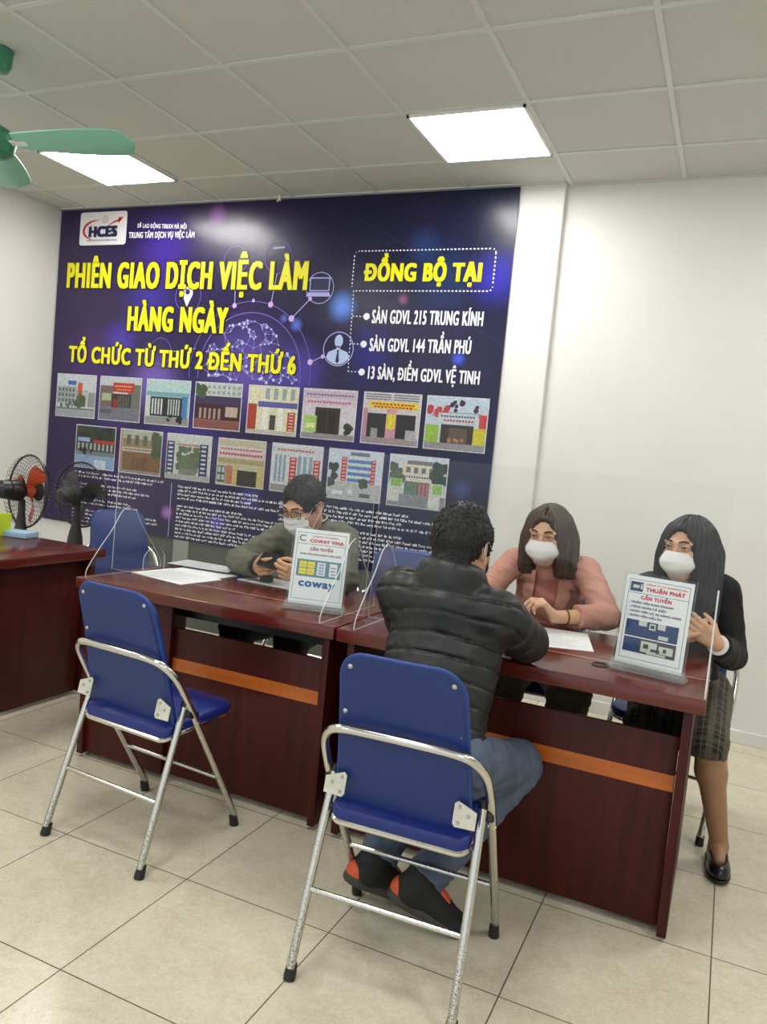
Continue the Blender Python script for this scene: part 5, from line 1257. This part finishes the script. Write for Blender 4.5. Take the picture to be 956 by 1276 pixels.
def plaid():
    m = mat('dark_plaid'); t = NT(m); tc = t.add('ShaderNodeTexCoord'); sp = t.add('ShaderNodeSeparateXYZ'); t.link(tc.outputs['Object'], sp.inputs[0])
    def st(v, per, w, ph=0.0):
        per = per*1.35
        fr = t.math('FRACT', t.math('ADD', t.math('DIVIDE', v, per), ph)); return t.math('LESS_THAN', fr, w)
    a = sp.outputs[0]; bz = t.math('ADD', sp.outputs[1], t.math('MULTIPLY', sp.outputs[2], 1.0))
    c = srgb(40, 38, 35)
    c = t.mix(t.math('MULTIPLY', st(a, .042, .40),   .6), c, srgb(104, 97, 80)); c = t.mix(t.math('MULTIPLY', st(bz, .042, .40), .5), c, srgb(92, 86, 72))
    c = t.mix(t.math('MULTIPLY', st(a, .042, .06, .3), .35), c, srgb(150, 140, 116)); c = t.mix(t.math('MULTIPLY', st(bz, .042, .06, .3), .35), c, srgb(150, 140, 116))
    t.link(c, t.b.inputs['Base Color']); t.b.inputs['Roughness'].default_value = .85; return m
lo, hi = bounds([J['pel'], J['kl'], J['kr'], J['hl'], J['hr']], .22); F = Field(lo, hi, .006)
F.ell(J['pel'], (.178, .135, .12), None, 0)
for a in 'lr': F.rc(J['h'+a], J['k'+a]+V3(0, -.005, .0), .108, .068, .05); F.rc(J['k'+a]+V3(0, -.005, 0), J['k'+a]+V3(.008, .02, -.055), .068, .064, .02)
F.rc(mid(J['hl'], J['hr'])+V3(0, 0, -.02), mid(J['kl'], J['kr'])+V3(0, .02, -.02), .09, .055, .06)
F.rc(V3(.03, 3.2, .44), V3(.085, 3.16, .40), .05, .014, .03)
F.cut(V3(0, 3.0, .405), (0, -.15, -1), .004, V3(-.5, 2.8, .2), V3(.3, 3.12, .7)); F.disp(wrinkles(.0024, 41)); F.mesh('plaid_skirt', plaid(), wo, wo.location)
for a in 'lr': J['ah'] = .080; J['fl'] = .225; shoe(J, a, m_shoe_black, m_black, wo, low=True, width=.035)

lo, hi = bounds([J['kl'], J['kr'], J['al'], J['ar']], .15); F = Field(lo, hi, .004)
for a in 'lr':
    k, an = J['k'+a], J['a'+a]; d = nrm(an-k); cal = nrm(np.cross(d, np.cross(J['h'+a]-k, d))); th = .9; F.rc(k, k+(an-k)*.32+cal*.012, .054*th+.002, .053*th+.002, .03); F.rc(k+(an-k)*.32+cal*.012, an, .053*th+.002, .033*th+.002, .03); F.ell(k+(an-k)*.02-cal*.012, (.047, .047, .052), None, .03); t_ = an+(J['t'+a]-an)*.60; F.rc(an+V3(0, 0, -.03), t_, .0300, .020, .02); F.rc(an+V3(0, 0, -.02), an+nrm(an-t_)*.035+V3(0, 0, -.045), .030, .028, .02)
F.mesh('stockings', mat('tan_nylon', srgb(164, 124, 94), .5), wo, wo.location)
# ================================================================ acrylic sign holders with job posters
def sign(loc, yaw, label_s, label_p, items, extra):
    """stand + poster leaning back a little; poster plane: x right, z up"""
    t = thing('sign_holder', label_s, 'sign holder', loc, yaw)
    lean = math.radians(7); q = Matrix.Rotation(-lean, 3, 'X')
    W, H = .226, .31
    b = MB(); b.box(q @ Vector((0, .004, H/2+.004)), (W, .0025, H), q); b.build('back_sheet', m_acr, t, smooth=0)
    b = clear_prism([(-W/2, 0), (W/2, 0), (W/2, H), (-W/2, H)], q @ Vector((0, -.0022, .004)), (1, 0, 0), q @ Vector((0, 0, 1)), .002); b.build('front_sheet', [m_acr, m_aedge], t, smooth=0)
    for k in range(3):
        b = MB(); b.box((0, .004-.002*k, .005+.0105*k), (W+.016-.006*k, .056-.012*k, .0085), bev=.0015); b.build('base_layer', m_abase, t, smooth=0)
    p = thing('job_poster', label_p, 'poster', loc, yaw)
    M = Matrix.Translation(Vector(loc)) @ Matrix.Rotation(yaw, 4, 'Z') @ Matrix.Rotation(-lean, 4, 'X') @ Matrix.Translation((0, 0, .022))
    L = Matrix.Rotation(-lean, 4, 'X') @ Matrix.Translation((0, 0, .022))
    pw, ph = .21, .283
    b = MB(); b.box((0, .001, ph/2), (pw, .0006, ph)); o = b.build('paper_sheet', m_paper, p, smooth=0); o.data.transform(L)
    def rects(name, rs, m, y=.0004):
        b = MB()
        for i, (x0, z0, x1, z1) in enumerate(rs): b.add([(x0, y, z0), (x1, y, z0), (x1, y, z1), (x0, y, z1)], [(0, 1, 2, 3)])
        o = b.build(name, m, p, smooth=0, weld=False); o.data.transform(L); return o
    fr = .0016; a, c, z0, z1 = -.095, .095, .018, .270
    rects('poster_border', [(a, z0, c, z0+fr), (a, z1-fr, c, z1), (a, z0, a+fr, z1), (c-fr, z0, c, z1), (a, .226, c, .226+fr)], i_grey)
    S = []
    for nm, body, x0, x1, z, cap, w, m in items:
        S.append(dict(name=nm, body=body, x0=x0, x1=x1, z0=z, cap=cap, w=w, h=w*.8, mat=m, parent=p, local=True, y=-.0002, put=L, space=1.1))
    text_objs(S); extra(rects); return t
m_paper = mat('white_paper', srgb(236, 238, 240), .6)
def acr_base():
    m = mat('acrylic_base'); t = NT(m); n, l = t.n, t.l
    tr = t.add('ShaderNodeBsdfTransparent'); tr.inputs[0].default_value = (.93, .95, .95, 1)
    df = t.add('ShaderNodeBsdfPrincipled'); df.inputs['Base Color'].default_value = srgb(214, 216, 216); df.inputs['Roughness'].default_value = .08
    mx = t.add('ShaderNodeMixShader'); mx.inputs[0].default_value = .22; l.new(tr.outputs[0], mx.inputs[1]); l.new(df.outputs[0], mx.inputs[2]); l.new(mx.outputs[0], n['Material Output'].inputs[0]); return m
m_abase = acr_base()
i_pred = ink('poster_red', (206, 44, 54), .5); i_teal = ink('poster_teal', (96, 140, 152), .5); i_pyel = ink('poster_yellow', (238, 220, 70), .5); i_blue = ink('poster_blue', (20, 98, 158), .5); i_brown = ink('poster_brown', (150, 70, 60), .5); i_text = ink('poster_text', (66, 66, 96), .5)
i_deep = ink('poster_deep_blue', (40, 66, 112), .5); i_sky = ink('poster_sky', (150, 170, 200), .5); i_silver = ink('poster_silver', (206, 208, 200), .5); i_dgr = ink('poster_dark', (70, 72, 74), .5); i_amb = ink('poster_amber', (226, 170, 50), .5)
def ex1(rects):
    rects('poster_picture', [(-.086, .104, .086, .168)], i_teal, .0003)
    rects('product_box', [(-.076+.032*i, .112+.026*j, -.048+.032*i, .135+.026*j) for i in (0, 1) for j in (0, 1)], i_pyel, .0002)
    rects('product_mark', [(-.072+.032*i, .120+.026*j, -.054+.032*i, .124+.026*j) for i in (0, 1) for j in (0, 1)] , i_amb, .0001)
    rects('product_box', [(-.006, .112, .026, .161), (.042, .112, .072, .161)], i_pale, .0002)
    rects('product_mark', [(-.001, .116+.011*k, .021, .123+.011*k) for k in range(4)] + [(.047, .118+.012*k, .067, .124+.012*k) for k in range(3)], i_sky, .0001)
    b = MB(); pts = arc(-.072, .248, .014, .014, 20, 330, 18)
sign((-1.384, 2.577, .7555), math.radians(13.5), 'clear acrylic sign holder on the desk of the man with the phone', 'job poster with a teal picture and the blue word coway', [
    ('company_line', 'CÔNG TY TNHH', -.035, .062, .2545, .0055, .0002, i_pred), ('company_name', 'COWAY VINA', -.045, .086, .234, .0125, .0008, i_pred), ('logo_mark', 'C', -.088, -.062, .236, .024, .0006, i_grey),
    ('poster_heading', 'CẦN TUYỂN', -.042, .048, .204, .0105, .0006, i_brown), ('poster_line', 'NHÂN VIÊN KINH DOANH & BÁN HÀNG', -.078, .082, .186, .0065, .0002, i_text),
    ('brand_word', 'coway', -.072, .070, .066, .030, .0017, i_blue)], ex1)
def ex2(rects):
    rects('poster_logo', [(-.090, .232, -.050, .262)], i_deep, .0003); rects('poster_logo_part', [(-.082, .242, -.062, .252), (-.058, .240, -.052, .257)], i_silver, .0002)
    rects('poster_picture', [(-.086, .090, .078, .142)], i_deep, .0003); rects('poster_picture', [(-.086, .040, .078, .086)], i_dgr, .0003)
    rects('machine_part', [(-.046, .126, -.020, .142), (-.012, .118, .008, .138), (.014, .124, .038, .142), (.02, .094, .05, .106)], i_silver, .0002)
    rects('machine_part', [(-.030, .046, .020, .080), (.026, .050, .070, .074), (-.01, .042, .05, .048)], i_silver, .0002); rects('machine_part', [(-.022, .058, -.006, .072), (.002, .052, .03, .060), (.04, .056, .05, .068), (-.008, .123, .004, .133)], i_dgr, .0001)
    rects('picture_panel', [(-.086, .040, -.036, .086)], i_deep, .0002)
sign((-.184, 2.570, .7555), math.radians(-12), 'clear acrylic sign holder near the right end of the desks', 'job poster headed in red with two blue machine pictures', [
    ('company_line', 'CÔNG TY CP THƯƠNG MẠI', -.040, .086, .2560, .0045, .0002, i_pred), ('company_name', 'THUẬN PHÁT', -.040, .082, .236, .0125, .0008, i_pred),
    ('poster_heading', 'CẦN TUYỂN', -.052, .044, .209, .0110, .0007, i_pred), ('poster_line', '- NHÂN VIÊN KINH DOANH', -.086, .052, .194, .0068, .0003, i_text), ('poster_line', '- CÔNG NHÂN CƠ ĐIỆN', -.086, .032, .180, .0068, .0003, i_text),
    ('poster_line', '- NHÂN VIÊN LÁI XE NÂNG HÀNG', -.086, .080, .166, .0068, .0003, i_text), ('poster_line', '- NHÂN VIÊN NẤU ĂN', -.086, .022, .152, .0068, .0003, i_text)], ex2)

# ================================================================ papers and small things on the desks
def sheet(name, label, cat, pts, z, m, lines=True, th=.0012, curl=.0, lift=None):
    """a sheet from its four corners (near-left, near-right, far-right, far-left)"""
    n = 10; V = []; F = []; P4 = [Vector((p[0], p[1], 0)) for p in pts]; c = sum(P4, Vector())/4
    for sd in (0, 1):
        for j in range(n+1):
            for i in range(n+1):
                u, v = i/n, j/n; p = P4[0]*(1-u)*(1-v)+P4[1]*u*(1-v)+P4[2]*u*v+P4[3]*(1-u)*v; hh = curl*(math.sin(u*PI)*.3+(2*abs(v-.5))**3)+(lift(u, v) if lift else 0)
                V.append((p.x-c.x, p.y-c.y, hh+th*sd))
    K = (n+1)**2
    for j in range(n):
        for i in range(n):
            a = j*(n+1)+i; F.append((a, a+n+1, a+n+2, a+1)); F.append((K+a, K+a+1, K+a+n+2, K+a+n+1))
    rim = list(range(n+1))+[j*(n+1)+n for j in range(1, n+1)]+[n*(n+1)+i for i in range(n-1, -1, -1)]+[j*(n+1) for j in range(n-1, 0, -1)]
    F += [(rim[i], rim[(i+1) % len(rim)], K+rim[(i+1) % len(rim)], K+rim[i]) for i in range(len(rim))]
    b = MB(); b.add(V, F); o = b.build(name, m, smooth=40); o.location = (c.x, c.y, z); tag(o, label, cat)
    if lines:
        b = MB(); ux = (P4[1]-P4[0]); uy = (P4[3]-P4[0])
        for k in range(13):
            v = .10+.062*k; u1 = random.uniform(.5, .9); q = [P4[0]+ux*u+uy*w-c for u, w in ((.1, v), (u1, v), (u1, v+.010), (.1, v+.010))]
            g = lambda u, v_: curl*(math.sin(u*PI)*.3+(2*abs(v_-.5))**3)
            b.add([(p.x, p.y, th+.0006+g(uu, v)) for p, uu in zip(q, (.1, u1, u1, .1))], [(0, 1, 2, 3)])
        b.build('printed_lines', ink('faint_print', (176, 178, 184), .7), o, smooth=0, weld=False)
    return o
ZD = .7552
sheet('paper_sheet', 'white printed sheet lying at the left end of the desk, nearest its front edge', 'paper', [(-2.335, 2.655), (-2.02, 2.595), (-1.985, 2.83), (-2.30, 2.88)], ZD, m_paper)
sheet('paper_sheet', 'white sheet half under the printed sheet at the left end of the desk', 'paper', [(-2.30, 2.80), (-2.02, 2.77), (-2.00, 2.97), (-2.28, 3.00)], ZD, m_paper, False, .0008)
fo = sheet('clipboard', 'grey clipboard with papers behind the white sheets on the left desk', 'clipboard', [(-2.36, 2.935), (-2.05, 2.965), (-2.08, 3.09), (-2.37, 3.09)], ZD+.004, mat('dark_board', srgb(46, 46, 48), .5), False, .005)
sheet('paper_sheet', 'grey-white sheet lying on the clipboard', 'paper', [(-2.37, 2.93), (-2.045, 2.955), (-2.075, 3.10), (-2.38, 3.10)], ZD+.010, mat('grey_paper', srgb(206, 210, 214), .55), True, .001)
sheet('paper_sheet', 'white sheet under the hands of the man with the phone', 'paper', [(-1.955, 2.90), (-1.645, 2.88), (-1.665, 3.06), (-1.965, 3.06)], ZD, m_paper)
sheet('paper_sheet', 'white sheet on the desk in front of the woman in pink', 'paper', [(-.545, 2.70), (-.375, 2.76), (-.445, 3.05), (-.655, 3.02)], ZD, m_paper)
sheet('paper_sheet', 'white sheet under the elbow of the man in the puffer jacket', 'paper', [(-.80, 2.46), (-.585, 2.44), (-.575, 2.73), (-.79, 2.75)], ZD, m_paper, False)
b = MB(); b.tube([(-.07, 0, 0), (.062, 0, 0)], .0045, 12); pe = b.build('pen', mat('blue_pen', srgb(24, 40, 140), .3)); pe.location = (-1.945, 2.965, ZD+.006); pe.rotation_euler = (0, 0, 1.35)
MB().lathe([(.0046, 0), (.0035, .008), (.001, .014)], (.062, 0, 0), (1, 0, 0), n=10).build('pen_tip', m_screw, pe)
tag(pe, 'blue pen on the white sheet beside the sleeve of the man with the phone', 'pen')
b = MB(); b.box((0, 0, .014), (.055, .034, .028), bev=.006, seg=3); b.box((0, 0, .034), (.040, .026, .016), bev=.004); st = b.build('stamp', m_black); st.location = (-1.83, 2.945, ZD+.001); st.rotation_euler = (0, 0, .1)
tag(st, 'small black stamp on the white sheet below the phone', 'stamp')
